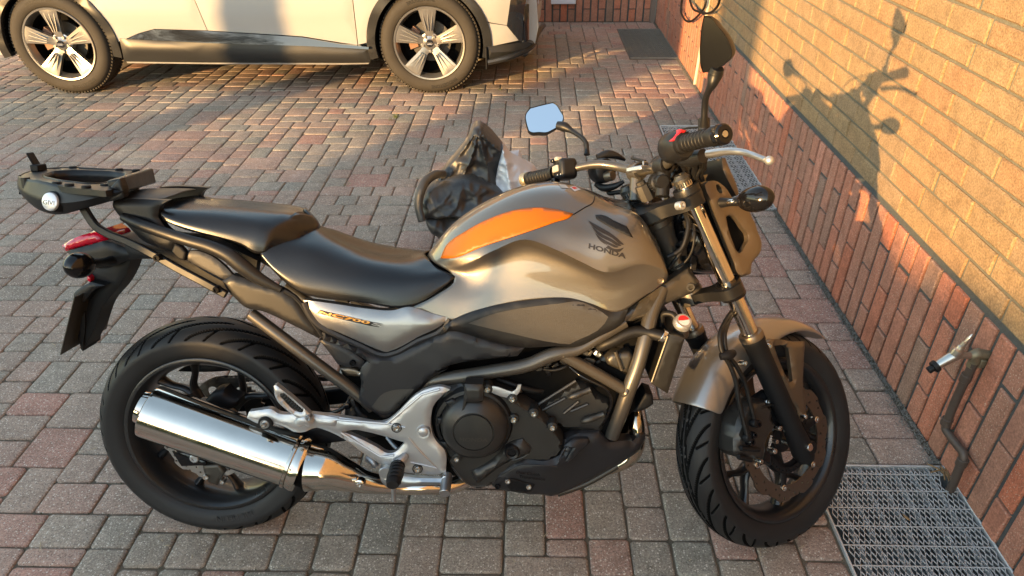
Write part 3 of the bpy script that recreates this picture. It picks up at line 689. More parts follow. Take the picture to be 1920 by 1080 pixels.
trunk(-3.10, .56, 3.0, 'unseen tree added for the shadow band on the yard ground')
trunk(-1.83, .62, 3.2, 'unseen tree added for the shadow band on the house wall')
# unseen house added so the chrome mirrors something dark; clear of the sun
NBW = mat('added_house_render', (.34, .30, .25), .9, var=.2, vscale=2); NBR = mat('added_house_tile', (.16, .09, .07), .8, var=.3, vscale=9); NBG = mat('added_house_pane', (.03, .035, .04), .1, coat=.6)
nh = tag(empty('house', (7.5, -13.5, 0)), 'unseen house with a gable roof, added behind the camera to darken reflections', 'house')
obj('wall', box((0, 0, 2.6), (10, 8, 5.2)), NBW, nh, 0)
obj('roof', ([V3(-5.4, -4.5, 5.2), V3(5.4, -4.5, 5.2), V3(5.4, 4.5, 5.2), V3(-5.4, 4.5, 5.2), V3(-5.4, 0, 8.2), V3(5.4, 0, 8.2)], [(0, 1, 5, 4), (2, 3, 4, 5), (0, 4, 3), (1, 2, 5), (3, 2, 1, 0)]), NBR, nh, 0)
for x, z in ((-3, 1.5), (0, 1.5), (3, 1.5), (-3, 4.0), (0, 4.0), (3, 4.0)):
    w_1 = obj('window', box((x, 4.02, z), (1.3, .12, 1.2)), WHITEP, nh, 0); obj('pane', box((x, 4.085, z), (1.1, .02, 1.0)), NBG, w_1, 0)
so = sn(-3.0, -.93); st = tag(empty('sapling', tuple(so)), 'slim feathery conifer sapling standing alone before the hedge', 'sapling')
sh = 1.455
obj('stem', tube([V3(0, 0, -.02), V3(.004, 0, sh * .5), V3(0, .003, sh)], [.022, .020, .010], 8, 3), BARK, st)
lv, lf = [], []
for k in range(620):
    z = sh - abs(random.gauss(0, .20)); r = .010 + .26 * (sh - z); r = min(r, .10); a = random.random() * 6.28; rr_ = r * random.random() ** .7
    p = V3(math.cos(a) * rr_, math.sin(a) * rr_, z + rr_ * .8); M = rotz(a) @ roty(-.9); b0 = len(lv)
    lv += [p + M @ (V3(*c) * .030) for c in ((-.6, 0, 0), (0, -.11, 0), (.8, 0, 0), (0, .11, 0))]; lf.append((b0, b0 + 1, b0 + 2, b0 + 3))
obj('leaves', (lv, lf), HEDGE, st, 0)['kind'] = 'stuff'

# ================================================================== WHITE CAR
YC = 5.27; carO = V3(-2.15, 6.2, 0)
car = tag(empty('car', tuple(carO)), 'white sport utility car with five-spoke alloy wheels parked across the yard', 'car')
def cp(nm, vf, m, par=car, **k): return obj(nm, ([np.asarray(p) - carO for p in vf[0]], vf[1]), m, par, **k)
def cx(pts): return [(lambda p: (p[0], p[2]))(ypl(u, v, YC)) for u, v in pts]
XR, XF, WZ = -3.545, -.757, .372
def arc(x, r, a0, a1, n=18): return [(x + r * math.cos(math.radians(a)), WZ + r * math.sin(math.radians(a))) for a in np.linspace(a0, a1, n)]
def ys(x, z): return YC + .035 * max(0, (.45 - z) / .3) ** 2 + .10 * max(0, (z - .72) / .35) ** 2 - .012 * math.exp(-((z - .60) / .06) ** 2) + .12 * max(0, (x + .55) / .6) ** 2
cl = cx([(240, 71), (260, 62), (290, 54), (388, 57)]); cr_ = cx([(389.5, 57), (567, 68), (640, 80), (670, 84)])
def cpl(nm, out, m, thick=.03, bulge=.004, rw=.012, yo=0, par=car, g=.06, **k): return cp(nm, plate([out], lambda x, z: ys(x, z) + yo, thick, bulge, rw, g), m, par, **k)
sx = cl[-1][0]
rd = cpl('rear_door', [(XR + .455, WZ + .02)] + cl[0:] + [(sx - .045 + .0, .72), (sx - .10, 1.0), (-3.32, 1.0)] + arc(XR, .455, 62, 6, 9), CARW)
fd = cpl('front_door', cr_ + [(cr_[-1][0] + .005, .72), (cr_[-1][0] - .04, 1.0), (sx - .095, 1.0), (sx - .040, .72)], CARW)
fe = [(cr_[-1][0] + .006, cr_[-1][1])] + arc(XF, .455, 178, 20, 20) + cx([(950, 50), (957, 0)]) + [(-.22, .86), (-.5, .98), (cr_[-1][0] - .034, 1.0), (cr_[-1][0] + .011, .72)]
cpl('front_fender', fe, CARW)
cpl('front_bumper', arc(XF, .455, 19, -14, 6) + cx([(928, 87), (973, 80), (950, 51)]), CARW)
cpl('rear_quarter', arc(XR, .455, 64, 178, 14) + [(-4.3, .45), (-4.35, .9), (-3.9, 1.0), (-3.325, 1.0)], CARW)
gs = cx([(240, 72), (260, 63), (290, 55), (388, 58), (567, 69), (640, 81), (693, 86), (693, 90), (640, 87), (567, 84), (390, 79), (300, 75)])
cp('gloss_strip', plate([gs], lambda x, z: ys(x, z) - .004 - .32 * max(0, .47 - z), .05, .001, .01, .05), CARB)
cpl('sill_cladding', cx([(225, 72), (240, 73), (300, 76), (390, 80), (567, 85), (640, 88), (693, 91), (694, 118), (640, 119), (390, 118), (232, 116)]), CARG, yo=-.008, bulge=.02, rw=.05)
cpl('sill_lip', cx([(234, 117), (390, 119), (640, 120), (690, 119.5), (690, 122), (640, 123), (390, 122), (236, 120)]), ALU, yo=.006)
for x, a0, a1 in ((XR, -12, 192), (XF, -14, 194)):
    o = arc(x, .462, a0, a1, 40) + arc(x, .400, a1, a0, 40)
    cpl('arch_cladding', o, CARG, yo=-.012, thick=.05, bulge=.008, rw=.02, g=.05)
    cp('wheel_liner', gridm([[V3(x + .40 * math.cos(a), YC + y, WZ + .40 * math.sin(a)) for a in np.linspace(-.15, math.pi + .15, 24)] for y in (.02, .5)] + [[V3(x + .02 * math.cos(a), YC + .5, WZ + .02 * math.sin(a)) for a in np.linspace(-.15, math.pi + .15, 24)]]), VOID)
cpl('bumper_intake', cx([(957, 0), (950, 50), (973, 80), (979, 82), (981, 40), (986, 0)]), CARB, yo=-.02, thick=.1)
def nose(u, v, y): return ypl(u, v, y)
cp('bumper_blade', (lambda q: (q + [p + V3(.02, .05, 0) for p in q], [(0, 1, 2, 3, 4), (9, 8, 7, 6, 5)] + [(i, i + 5, (i + 1) % 5 + 5, (i + 1) % 5) for i in range(5)]))([nose(u, v, y) for u, v, y in ((1012, 0, 5.62), (1010, 31, 5.6), (992, 77, 5.46), (974, 80, 5.4), (994, 37, 5.46))]), CARW, bev=.006)
cpl('lower_lip', cx([(914, 88), (973, 84), (990, 84), (1000, 88), (972, 104), (914, 119)]), CARG, yo=-.015, thick=.12, bulge=.02, rw=.04)
cp('splitter', tube([ypl(915, 117, YC), ypl(960, 106, YC + .02), ypl(990, 92, YC + .12), ypl(1008, 62, YC + .42), V3(.10, 6.2, .30)], .022, 8, 4), CARG)
cp('mud_flap', box(ypl(912, 108, YC + .01), (.012, .05, .16)), BLKM, bev=.003)
shell = [(.02, .30)] + [(.05, .45), (.03, .70), (-.2, .86), (-.75, .98), (-1.3, 1.0), (-3.9, 1.0), (-4.35, .9), (-4.38, .45), (-4.3, .28)] + arc(XR, .43, 192, -12, 24) + arc(XF, .43, 192, -14, 24)
cp('body_shell', plate([shell], lambda x, z: YC + .07 + .12 * max(0, (x + .55) / .6) ** 2, 1.66, g=.25), CARW)
cp('bumper_face', gridm([[V3(.055 - .10 * abs(t) ** 3, 6.2 + t * .85, z) for t in np.linspace(-1, 1, 9)] for z in (.26, .36, .5, .62)]), CARB, solid=.04)
cp('underbody', box((-2.15, 6.2, .27), (3.6, 1.5, .1)), VOID)
gh = [(-1.15, 1.0), (-1.75, 1.42), (-2.3, 1.58), (-3.2, 1.60), (-3.9, 1.45), (-4.25, 1.05), (-4.2, .98), (-1.2, .98)]
cp('windows', plate([gh], lambda x, z: YC + .16 + .25 * (z - 1), 1.42, g=.25), GLASSD)
cp('roof', plate([[(-1.8, 1.45), (-2.3, 1.60), (-3.2, 1.63), (-3.95, 1.47), (-3.2, 1.57), (-2.3, 1.55)]], lambda x, z: YC + .30, 1.2, g=.2), CARW)
def car_wheel(x, y, sgn, detail):
    w = obj('wheel', ([p for p in cyl((0, .06 * sgn, 0), (0, .16 * sgn, 0), .05, 16)[0]], cyl((0, 0, 0), (0, 1, 0), .05, 16)[1]), VOID, car); w.location = V3(x, y, WZ) - carO
    c = V3(0, 0, 0); ax = (0, sgn, 0)                          # axis points inboard
    prof = [(.262, .028), (.270, .010), (.300, -.002), (.330, .000), (.348, .010), (.358, .022), (.3665, .045), (.370, .075), (.3715, .12), (.370, .165), (.3665, .195), (.350, .225), (.31, .24), (.262, .21)]
    prof = [tuple(p) for p in crom([V3(a, b_, 0)[:2] for a, b_ in prof], 3)]
    obj('tyre', lathe(prof, c, ax, 96), RUBC, w)
    if detail:
        tv, tf = [], []
        for k in range(90):
            a = 2 * math.pi * k / 90
            for (h0, h1) in ((.03, .095), (.145, .21)):
                M = roty(-a); bx_ = box((.3695, sgn * (h0 + h1) / 2, 0), (.012, h1 - h0, .017), rotx(.25 * (1 if h0 < .1 else -1)))
                n = len(tv); tv += [M @ p for p in bx_[0]]; tf += [tuple(i + n for i in q) for q in bx_[1]]
        obj('tread_blocks', (tv, tf), RUBC, w, 0)['kind'] = 'stuff'
    obj('rim', lathe([(.262, .03), (.266, .008), (.262, .002), (.252, .004), (.246, .016), (.238, .05), (.232, .07)], c, ax, 72), WHEELM, w); obj('barrel', lathe([(.232, .07), (.225, .16), (.05, .17), (0, .17)], c, ax, 48), VOID, w)  # barrel coloured near-black: the dark between the spokes is in the colour
    obj('brake_disc', lathe([(.0, .115), (.150, .115), (.150, .138), (0, .138)], c, ax, 48), mat('car_disc', (.10, .095, .09), .5, .8), w)
    if detail:
        cal = obj('brake_caliper', plate([[(.165 * math.cos(a), .165 * math.sin(a)) for a in np.linspace(2.4, 3.5, 8)] + [(.10 * math.cos(a), .10 * math.sin(a)) for a in np.linspace(3.5, 2.4, 8)]], lambda x_, z_: sgn * .085, .05, side=-sgn), mat('caliper_rust', (.22, .12, .08), .6), w)
    for k in range(5):
        a0 = math.pi / 2 + k * 2 * math.pi / 5
        out = [(.030, -.030), (.085, -.031), (.243, -.066), (.251, -.062), (.256, 0), (.251, .062), (.243, .066), (.085, .031), (.030, .030)]
        R2 = np.array([[math.cos(a0), -math.sin(a0)], [math.sin(a0), math.cos(a0)]])
        lo = [tuple(R2 @ np.array(p)) for p in out]
        s = obj('spoke', plate([lo], lambda x_, z_: sgn * (.052 - .17 * math.hypot(x_, z_)), .035, .004, .008, .03, side=-sgn), WHEELM, w)
        if detail:
            for q in (-.5, 0, .5):
                p0 = R2 @ np.array((.09, q * .030)); p1 = R2 @ np.array((.240, q * .082))
                yy = lambda p: sgn * (.0485 - .17 * math.hypot(*p))
                obj('groove', box((V3(p0[0], yy(p0), p0[1]) + V3(p1[0], yy(p1), p1[1])) / 2, (.15, .003, .0035), np.array([[(p1 - p0)[0], 0, -(p1 - p0)[1]], [0, 1, 0], [(p1 - p0)[1], 0, (p1 - p0)[0]]]) / np.linalg.norm(p1 - p0)), WHEELG, s, 0)
    obj('hub', lathe([(0, .028), (.03, .028), (.036, .034), (.075, .05), (.075, .1), (0, .1)], c, ax, 32), WHEELM, w)
    obj('centre_cap', lathe([(0, .020), (.026, .021), (.029, .026), (.029, .04)], c, ax, 24), CARB, w)
    if detail:
        for k in range(4): obj('emblem_ring', lathe([(.0052, .0175), (.0066, .0165), (.0066, .020), (.0052, .020)], V3((k - 1.5) * .0095, 0, 0), ax, 16), EMBL, w)
        for k in range(5):
            a = math.pi / 2 + math.pi / 5 + k * 2 * math.pi / 5; p = V3(.056 * math.cos(a), 0, .056 * math.sin(a))
            obj('wheel_bolt', cyl(p + V3(0, sgn * .026, 0), p + V3(0, sgn * .06, 0), .011, 6), WHEELG, w)
        def ringtext(s, rad, a_mid, h, up_out=True):
            v, f, asp = textmesh(s, .02); ln = asp * h * .92; vs = []
            for tx, ty in v:
                a = a_mid - (tx - .5) * ln / rad if up_out else a_mid + (tx - .5) * ln / rad
                r = rad + (ty - .5) * h * (1 if up_out else -1); vs.append(V3(r * math.cos(a), sgn * (-.0030 if abs(r - .31) < .02 else 0.0), r * math.sin(a)))
            return vs, f
        obj('lettering', ringtext('BRIDGESTONE', .315, math.radians(97), .026), RUBD, w, 0)
        obj('lettering', ringtext('BRIDGESTONE', .315, math.radians(-72), .026), RUBD, w, 0)
    return w
car_wheel(XR, YC, 1, True); car_wheel(XF, YC, 1, True); car_wheel(XR, 7.13, -1, False); car_wheel(XF, 7.13, -1, False)

# ================================================================== CRUMPLED COVER
COVB = mat('black_cover_cloth', (.020, .0195, .019), .40, sheen=.1, bump=.3, bscale=26, bdist=.01, rvar=.06); COVS = mat('silver_cover_cloth', (.50, .52, .55), .42, .25, bump=.35, bscale=24, bdist=.01)
cvO = gnd(830, 440); cover = tag(empty('motorcycle_cover', tuple(cvO)), 'crumpled black and silver motorcycle cover dropped on the pavers behind the tank', 'cover')
def cloth(nm, pts, yb, m, bulge, rw, apex, nf, amp, seed, thick=.10, g=.0075):
    """crumpled cloth: swollen sheet with sharp folds fanning out from an apex"""
    L = [crom([(lambda p: (p[0], p[2]))(ypl(u, v, yb)) for u, v, _ in K('C5', pts)], 4, True, 40)]
    v, f = plate(L, lambda x, z: yb + .35 * (z - .1), thick, bulge, rw, g); (au, av, _), = K('C5', [apex]); ap = ypl(au, av, yb); out = []
    for p in v:
        dx, dz = p[0] - ap[0], p[2] - ap[2]; r = math.hypot(dx, dz); a = math.atan2(dz, dx)
        w = mnoise.noise(Vector((p[0] * 6 + seed, 3.7, p[2] * 6))) * .5
        t = (a * nf + w * 2.2 + seed); fold = 1 - abs(math.sin(t)) ** .7; k = min(1, r / .07)
        c1 = 1 - 2 * abs(mnoise.noise(Vector((p[0] * 11 + seed, 1., p[2] * 11)))); c2 = 1 - 2 * abs(mnoise.noise(Vector((p[0] * 25 + seed, 5., p[2] * 25))))
        d = amp * k * (fold - .5) + .016 * (c1 - .5) + .006 * (c2 - .5)
        out.append(p + V3(.15 * d, -d, .1 * d))
    return obj(nm, ([p - cvO for p in out], f), m, cover, 60)
y0_ = 2.98
cloth('gathered_fold', [(640, 105), (690, 98), (790, 168), (920, 292), (905, 400), (875, 660), (690, 700), (610, 660), (440, 680), (200, 690), (230, 630), (350, 485), (540, 272)], y0_ + .05, COVB, .035, .08, (680, 110), 6, .035, 1.3)
cloth('front_fold', [(140, 840), (150, 740), (200, 650), (400, 590), (600, 562), (760, 610), (900, 680), (1100, 800), (1100, 1000), (700, 1000), (520, 890), (330, 870), (180, 880)], y0_ - .04, COVB, .05, .08, (1000, 640), 5, .028, 4.1)
cloth('under_fold', [(170, 870), (330, 870), (520, 880), (900, 950), (900, 1120), (420, 1110), (310, 1035), (250, 1000)], y0_ - .05, COVB, .04, .05, (900, 800), 7, .025, 6.4)
cloth('silver_panel', [(930, 292), (990, 375), (1120, 445), (1240, 525), (1260, 800), (1000, 800), (850, 680), (895, 420)], y0_ + .03, COVS, .03, .10, (930, 290), 4, .02, 8.2)
cloth('silver_flap', [(975, 332), (1090, 310), (1125, 388), (1234, 438), (1300, 560), (1130, 560), (1050, 425)], y0_ + .16, COVS, .03, .06, (1090, 310), 4, .02, 9.7, .05)
cl_ = [ypl(u, v, y) for (u, v, _), y in zip(K('C5', [(160, 900), (128, 760), (150, 610), (210, 500), (290, 450), (370, 445)]), (2.9, 2.93, 2.96, 3.0, 3.03, 3.06))]
obj('hem', tube([p - cvO for p in cl_], .022, 10, 5, squash=(V3(.3, .9, 0), .45)), COVB, cover)

# ================================================================== MOTORCYCLE
moto = empty('motorcycle', tuple(BO))
moto.rotation_euler = Matrix(MB.tolist()).to_euler()
tag(moto, 'bronze naked motorcycle with orange tank stripe leaning on its side stand', 'motorcycle')
def bp(nm, vf, m, par=None, **k): return obj(nm, vf, m, par or moto, **k)
def mir(vf): return [np.asarray(p) * V3(1, -1, 1) for p in vf[0]], [tuple(q)[::-1] for q in vf[1]]
def both(nm, vf, m, par=None, **k): bp(nm, mir(vf), m, par, **k); return bp(nm, vf, m, par, **k)
def fp(nm, vf, m, par=None, **k): return bp(nm, conv(vf, fb), m, par, **k)
def fboth(nm, vf, m, par=None, **k): bp(nm, conv(mir(vf), fb), m, par, **k); return fp(nm, vf, m, par, **k)
def Bs(c, pts, Y=None): return [B(*p) for p in K(c, pts, Y)]
def Fs(c, pts, Y=None): return [F(*p) for p in K(c, pts, Y)]
def bolt(p, r=.006, m=None, par=None, fn=ident, h=.006, nrm=(0, -1, 0)):
    p = np.asarray(p, float); n = np.asarray(nrm, float); n /= np.linalg.norm(n)
    vf = lathe([(0, h * .45), (r * .45, h * .45), (r * .5, h), (r * .85, h), (r, h * .75), (r, -.012), (0, -.012)], p, n, 14)
    return bp('bolt', conv(vf, fn), m or STEEL, par)

# ---- wheels
def tyre_mesh(c, R, prof, N, sweep, shortS, hook, fn):
    P = np.array([q for q in crom([V3(a, b_, 0)[:2] for a, b_ in prof], 7)])                       # one half: crown -> bead
    seg = np.r_[0, np.cumsum(np.hypot(*np.diff(P, axis=0).T))]; sh = [i for i, q in enumerate(P) if q[0] > prof[5][0]][-1]; L = seg[sh]
    full = np.r_[P[::-1] * [1, -1], P[1:]]; sgn = np.r_[-np.ones(len(P)), np.ones(len(P) - 1)]; arcs = np.r_[seg[::-1], seg[1:]] / L
    NT = 2000; th = np.linspace(0, 2 * np.pi, NT, endpoint=False); NP = len(full)
    TH, S = np.meshgrid(th, arcs, indexing='ij'); SG = np.broadcast_to(sgn, TH.shape); dep = np.zeros_like(TH)
    def groove(th0, f, df, s0, s1, wd, dp):
        s = np.clip(S, 0, 1); per = 2 * np.pi / N
        d = (TH - th0 * 1. - f(s) + np.where(SG > 0, per / 2, 0)); d = (d + per / 2) % per - per / 2
        dist = np.abs(d) * R / np.sqrt(1 + (R * df(s) / L) ** 2)
        ok = (S > s0) & (S < s1); return np.where(ok, np.clip(1 - np.maximum(dist - wd * .25, 0) / (wd * .35), 0, 1) * dp, 0)
    dep = np.maximum(dep, groove(0, lambda s: sweep * (1 - s) ** 1.5, lambda s: 1.5 * sweep * (1 - s) ** .5, .14, .97, .0068, .0085))
    dep = np.maximum(dep, groove(np.pi / N, lambda s: shortS * (1 - s), lambda s: shortS + 0 * s, .55, .97, .0058, .007))
    if hook: dep = np.maximum(dep, groove(sweep * .76, lambda s: -hook * (.17 - s) / .12, lambda s: hook / .12 + 0 * s, .05, .17, .0068, .008))
    r = full[:, 0][None] - dep * .95; y = np.broadcast_to(full[:, 1], r.shape)
    X = c[0] + r * np.cos(TH); Z = c[2] + r * np.sin(TH); V = np.stack([X, y, Z], -1).reshape(-1, 3); V = fn(V)
    i = np.arange(NT)[:, None]; k = np.arange(NP - 1)[None]; j = (i + 1) % NT
    Fq = np.stack([i * NP + k, j * NP + k, j * NP + k + 1, i * NP + k + 1], -1).reshape(-1, 4)
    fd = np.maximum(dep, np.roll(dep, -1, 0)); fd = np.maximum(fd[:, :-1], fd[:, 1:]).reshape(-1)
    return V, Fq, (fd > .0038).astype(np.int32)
def fastobj(nm, V, Fq, m, par, mi=None):
    me = bpy.data.meshes.new(nm); me.vertices.add(len(V)); me.vertices.foreach_set('co', V.astype(np.float32).ravel())
    me.loops.add(Fq.size); me.loops.foreach_set('vertex_index', Fq.astype(np.int32).ravel()); me.polygons.add(len(Fq))
    me.polygons.foreach_set('loop_start', np.arange(0, Fq.size, 4, dtype=np.int32)); me.polygons.foreach_set('use_smooth', np.ones(len(Fq), bool))
    me.update(calc_edges=True); me.validate(); me.materials.append(m)
    if mi is not None: me.materials.append(VOID); me.polygons.foreach_set('material_index', mi)  # groove faces near-black: shade inside the tread is put into the colour
    o = bpy.data.objects.new(nm, me); C.objects.link(o); o.parent = par
    return o
def wheel(nm, c, R, hw, fn, y0, prof, N, sweep, shortS, hook, lip):
    rp = [(lip - .026, 0), (lip - .026, -hw * .3), (lip - .020, -hw * .62), (lip - .010, -hw * .8), (lip - .006, -hw * .86), (lip + .001, -hw * .875), (lip + .0045, -hw * .85), (lip + .003, -hw * .80), (lip - .004, -hw * .74)]
    rp = [(a, -b_) for a, b_ in rp[::-1]] + rp[1:]
    w = bp(nm, conv(lathe(rp, c, (0, 1, 0), 96), fn), BLKG if False else RIMM)
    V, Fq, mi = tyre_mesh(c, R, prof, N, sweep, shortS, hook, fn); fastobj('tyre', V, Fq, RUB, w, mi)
    for k in range(5):
        a = math.radians(y0 + 72 * k)
        def pt(r, da, y=0): return c + V3(r * math.cos(a + da), y, r * math.sin(a + da))
        st = tube([pt(.04, 0), pt(.08, 0), pt(.118, 0)], [.021, .016, .017], 10, 4, squash=((0, 1, 0), 1.25))
        p1 = tube([pt(.10, 0), pt(.135, .10), pt(.165, .24), pt(lip - .020, .30)], [.0125, .0095, .0088, .013], 10, 4, squash=((0, 1, 0), 1.5))
        p2 = tube([pt(.10, 0), pt(.135, -.10), pt(.165, -.24), pt(lip - .020, -.30)], [.0125, .0095, .0088, .013], 10, 4, squash=((0, 1, 0), 1.5))
        bp('spoke', conv(join(st, p1, p2), fn), RIMM, w)
    bp('hub', conv(lathe([(0, -.055), (.032, -.055), (.036, -.04), (.040, -.02), (.040, .02), (.036, .04), (.032, .055), (0, .055)], c, (0, 1, 0), 32), fn), RIMM, w)
    return w
RIMM = mat('rim_black', (.016, .016, .017), .33, .2, coat=.2, rvar=.08, vscale=9)
RC = V3(0, 0, RR); FC = V3(WB, 0, RF)
rprof = [(.312, 0), (.3105, .018), (.306, .038), (.298, .056), (.286, .0705), (.2745, .0785), (.270, .0795), (.258, .0785), (.240, .0735), (.226, .064), (.216, .055)]
fprof = [(.300, 0), (.2985, .014), (.294, .030), (.287, .043), (.277, .0535), (.2665, .0595), (.262, .0605), (.252, .0600), (.238, .0555), (.226, .049), (.216, .042)]
rw = wheel('rear_wheel', RC, .312, .080, ident, 120, rprof, 19, -.80, -.22, 0, .2215)
fw = wheel('front_wheel', FC, .300, .0605, fb, 222, fprof, 20, .55, .18, .30, .2185)
def ringtext(s, c, rad, amid, h, y, fn, sp=1.0):
    v, f, asp = textmesh(s, .015); ln = asp * h * sp
    return [fn(c + V3((rad + (b_ - .5) * h) * math.cos(amid - (a - .5) * ln / rad), y, (rad + (b_ - .5) * h) * math.sin(amid - (a - .5) * ln / rad))) for a, b_ in v], f
LETT = mat('raised_lettering', (.035, .035, .037), .42)
bp('lettering', ringtext('MICHELIN', RC, .248, math.radians(-78), .017, -.0785, ident, 1.05), LETT, rw, ang=0)
def disc(c, R, ri, y, fn, par, m, petals, nm='brake_disc'):
    o = []
    for k in range(180):
        a = 2 * math.pi * k / 180; q = math.sin(a * petals); o.append((c[0] + (R - .0035 + .0035 * math.tanh(4 * q)) * math.cos(a), c[2] + (R - .0035 + .0035 * math.tanh(4 * q)) * math.sin(a)))
    h = [[(c[0] + ri * math.cos(a), c[2] + ri * math.sin(a)) for a in np.linspace(0, 2 * math.pi, 72, endpoint=False)]]
    for k in range(48):
        a = 2 * math.pi * k / 48; r = ri + (R - ri) * (.30, .62, .80)[k % 3]
        h.append([(c[0] + r * math.cos(a) + .0034 * math.cos(b_), c[2] + r * math.sin(a) + .0034 * math.sin(b_)) for b_ in np.linspace(0, 2 * math.pi, 7, endpoint=False)])
    return bp(nm, conv(plate([np.array(q) for q in [o]] + [np.array(q) for q in h], lambda x, z: y, .0045, g=.5), fn), m, par)
fd_ = disc(FC, .160, .118, -.070, fb, fw, DISCM, 10)
bp('disc_carrier', conv(lathe([(.060, -.060), (.060, -.066), (.088, -.067), (.088, -.060)], FC, (0, 1, 0), 48), fb), BLKM, fw)
for k in range(6):
    a = math.radians(20 + 60 * k); p = FC + V3(.123 * math.cos(a), -.070, .123 * math.sin(a)); q = FC + V3(.085 * math.cos(a), -.066, .085 * math.sin(a))
    bp('disc_arm', conv(tube([q, p], [.014, .009], 8, 0, squash=((0, 1, 0), .35)), fb), BLKM, fw); bolt(fb(p), .0085, STEEL, fw, h=.004, nrm=MS @ V3(0, -1, 0))
hr_ = []
for k in range(36):
    a = 2 * math.pi * k / 36; hr_.append([(FC[0] + .077 * math.cos(a) + .0024 * math.cos(b_), FC[2] + .077 * math.sin(a) + .0024 * math.sin(b_)) for b_ in np.linspace(0, 2 * math.pi, 6, endpoint=False)])
cir = lambda r, n=64, c=FC: [(c[0] + r * math.cos(a), c[2] + r * math.sin(a)) for a in np.linspace(0, 2 * math.pi, n, endpoint=False)]
bp('sensor_ring', conv(plate([cir(.084), cir(.068)] + hr_, lambda x, z: -.0745, .003, g=.5), fb), BLKM, fw)
disc(RC, .120, .082, -.078, ident, rw, DISC2, 10)
bp('disc_carrier', plate([cir(.086, 48, RC), cir(.03, 32, RC)], lambda x, z: -.074, .006), BLKM, rw)
# sprocket, chain and swingarm
ot = []
for k in range(43 * 4): a = 2 * math.pi * k / (43 * 4); ot.append((RC[0] + (.106 + .004 * math.cos(43 * a)) * math.cos(a), RC[2] + (.106 + .004 * math.cos(43 * a)) * math.sin(a)))
bp('sprocket', plate([ot, cir(.05, 40, RC)] + [[(RC[0] + .078 * math.cos(a) + .016 * math.cos(b_), RC[2] + .078 * math.sin(a) + .016 * math.sin(b_)) for b_ in np.linspace(0, 6.28, 12, endpoint=False)] for a in np.linspace(0, 6.28, 6, endpoint=False)], lambda x, z: .070, .006), ENGL, rw)
cv, cfc = [], []
fr = V3(.60, 0, .40); path = [RC + V3(.107 * math.cos(a), 0, .107 * math.sin(a)) for a in np.linspace(math.radians(85), math.radians(275), 22)] + [RC + V3(.0, 0, -.107) + (fr + V3(0, 0, -.036) - RC - V3(.0, 0, -.107)) * t for t in np.linspace(.03, 1, 36)] + [fr + V3(.036 * math.cos(a), 0, .036 * math.sin(a)) for a in np.linspace(-1.4, 1.6, 8)] + [fr + V3(0, 0, .036) + (RC + V3(.01, 0, .107) - fr - V3(0, 0, .036)) * t for t in np.linspace(0.03, .98, 36)]
for k in range(len(path)):
    a, b_ = path[k], path[(k + 1) % len(path)]; d = b_ - a; an = math.atan2(d[2], d[0]); M = roty(-an)
    for s in (-1, 1):
        q = box((a + b_) / 2 + V3(0, .073 + s * (.006 if k % 2 else .0085), 0), (.0185, .002, .013), M); n = len(cv); cv += q[0]; cfc += [tuple(i + n for i in z) for z in q[1]]
    q = cyl(a + V3(0, .064, 0), a + V3(0, .083, 0), .0052, 8); n = len(cv); cv += q[0]; cfc += [tuple(i + n for i in z) for z in q[1]]
bp('chain', (cv, cfc), mat('chain_steel', (.10, .095, .09), .4, .8), ang=0)['kind'] = 'stuff'
for s in (-1, 1):
    bp('swingarm', tube([V3(.62, s * .09, .40), V3(.42, s * .115, .37), V3(.1, s * .118, .325), V3(-.06, s * .118, .312)], [.038, .036, .030, .026], 4, 4, squash=((0, 1, 0), .6)), BLKM, bev=.006)
bp('swingarm_bridge', tube([V3(.42, -.11, .375), V3(.40, 0, .39), V3(.42, .11, .375)], .036, 10, 3), BLKM)
bp('rear_axle', cyl(V3(0, -.15, RR), V3(0, .15, RR), .012), STEEL); 
bp('rear_caliper', panel(B, K('B1', [(900, 760), (960, 700), (1040, 680), (1080, 720), (1160, 750), (1150, 800), (1080, 830), (960, 800)], -.095), .04, .012, .02), BLKM)
bp('caliper_bracket', panel(B, K('B2', [(880, 490), (1000, 480), (1050, 540), (1010, 600), (990, 640), (930, 620), (900, 570)], -.09), .012, .004, .008), ENGL)
bolt(B(*K('B2', [(908, 575)], -.096)[0]), .0085); bolt(B(*K('B2', [(1030, 610)], -.096)[0]), .007)
bp('sensor_plate', panel(B, K('B2', [(650, 385), (685, 375), (800, 420), (910, 470), (905, 490), (720, 495)], -.10), .006, .002, .006), BLKG)
bolt(B(*K('B2', [(820, 435)], -.104)[0]), .012, ALU)
bp('chain_guard', panel(B, K('B1', [(690, 545), (760, 505), (900, 500), (1080, 520), (1090, 540), (900, 550)], .085), .02, .004, .01), BLKM)

# ---- exhaust
m0, m1 = B(283, 771, -.195), B(560, 868, -.185); ma = (m1 - m0) / np.linalg.norm(m1 - m0); ml = np.linalg.norm(m1 - m0)
muf = bp('muffler', lathe([(.052, -.004), (.060, -.006), (.0645, -.003), (.066, .004), (.066, ml - .01), (.069, ml - .006), (.070, ml + .004), (.069, ml + .012), (.062, ml + .014), (.0, ml + .014)], m0, ma, 64), CHROME)
bp('end_cap', lathe([(.016, .02), (.016, -.022), (.019, -.024), (.036, -.023), (.041, -.020), (.046, 0), (.047, .01), (.0, .01)], m0 + V3(-.002, 0, .006), ma, 48), CHROME, muf)
bp('outlet', lathe([(.0155, -.03), (.0155, .03), (0, .03)], m0 + V3(0, 0, .01), ma, 24), VOID, muf)
bp('band', lathe([(.067, ml - .022), (.0695, ml - .020), (.0695, ml - .014), (.067, ml - .012)], m0, ma, 64), CHROME, muf)
g0 = m1 + ma * .030
pp = [g0, B(610, 879, -.185), B(645, 890, -.18), B(690, 904, -.17), B(745, 911, -.155), B(800, 912, -.145), B(850, 910, -.13), B(890, 890, -.10)]
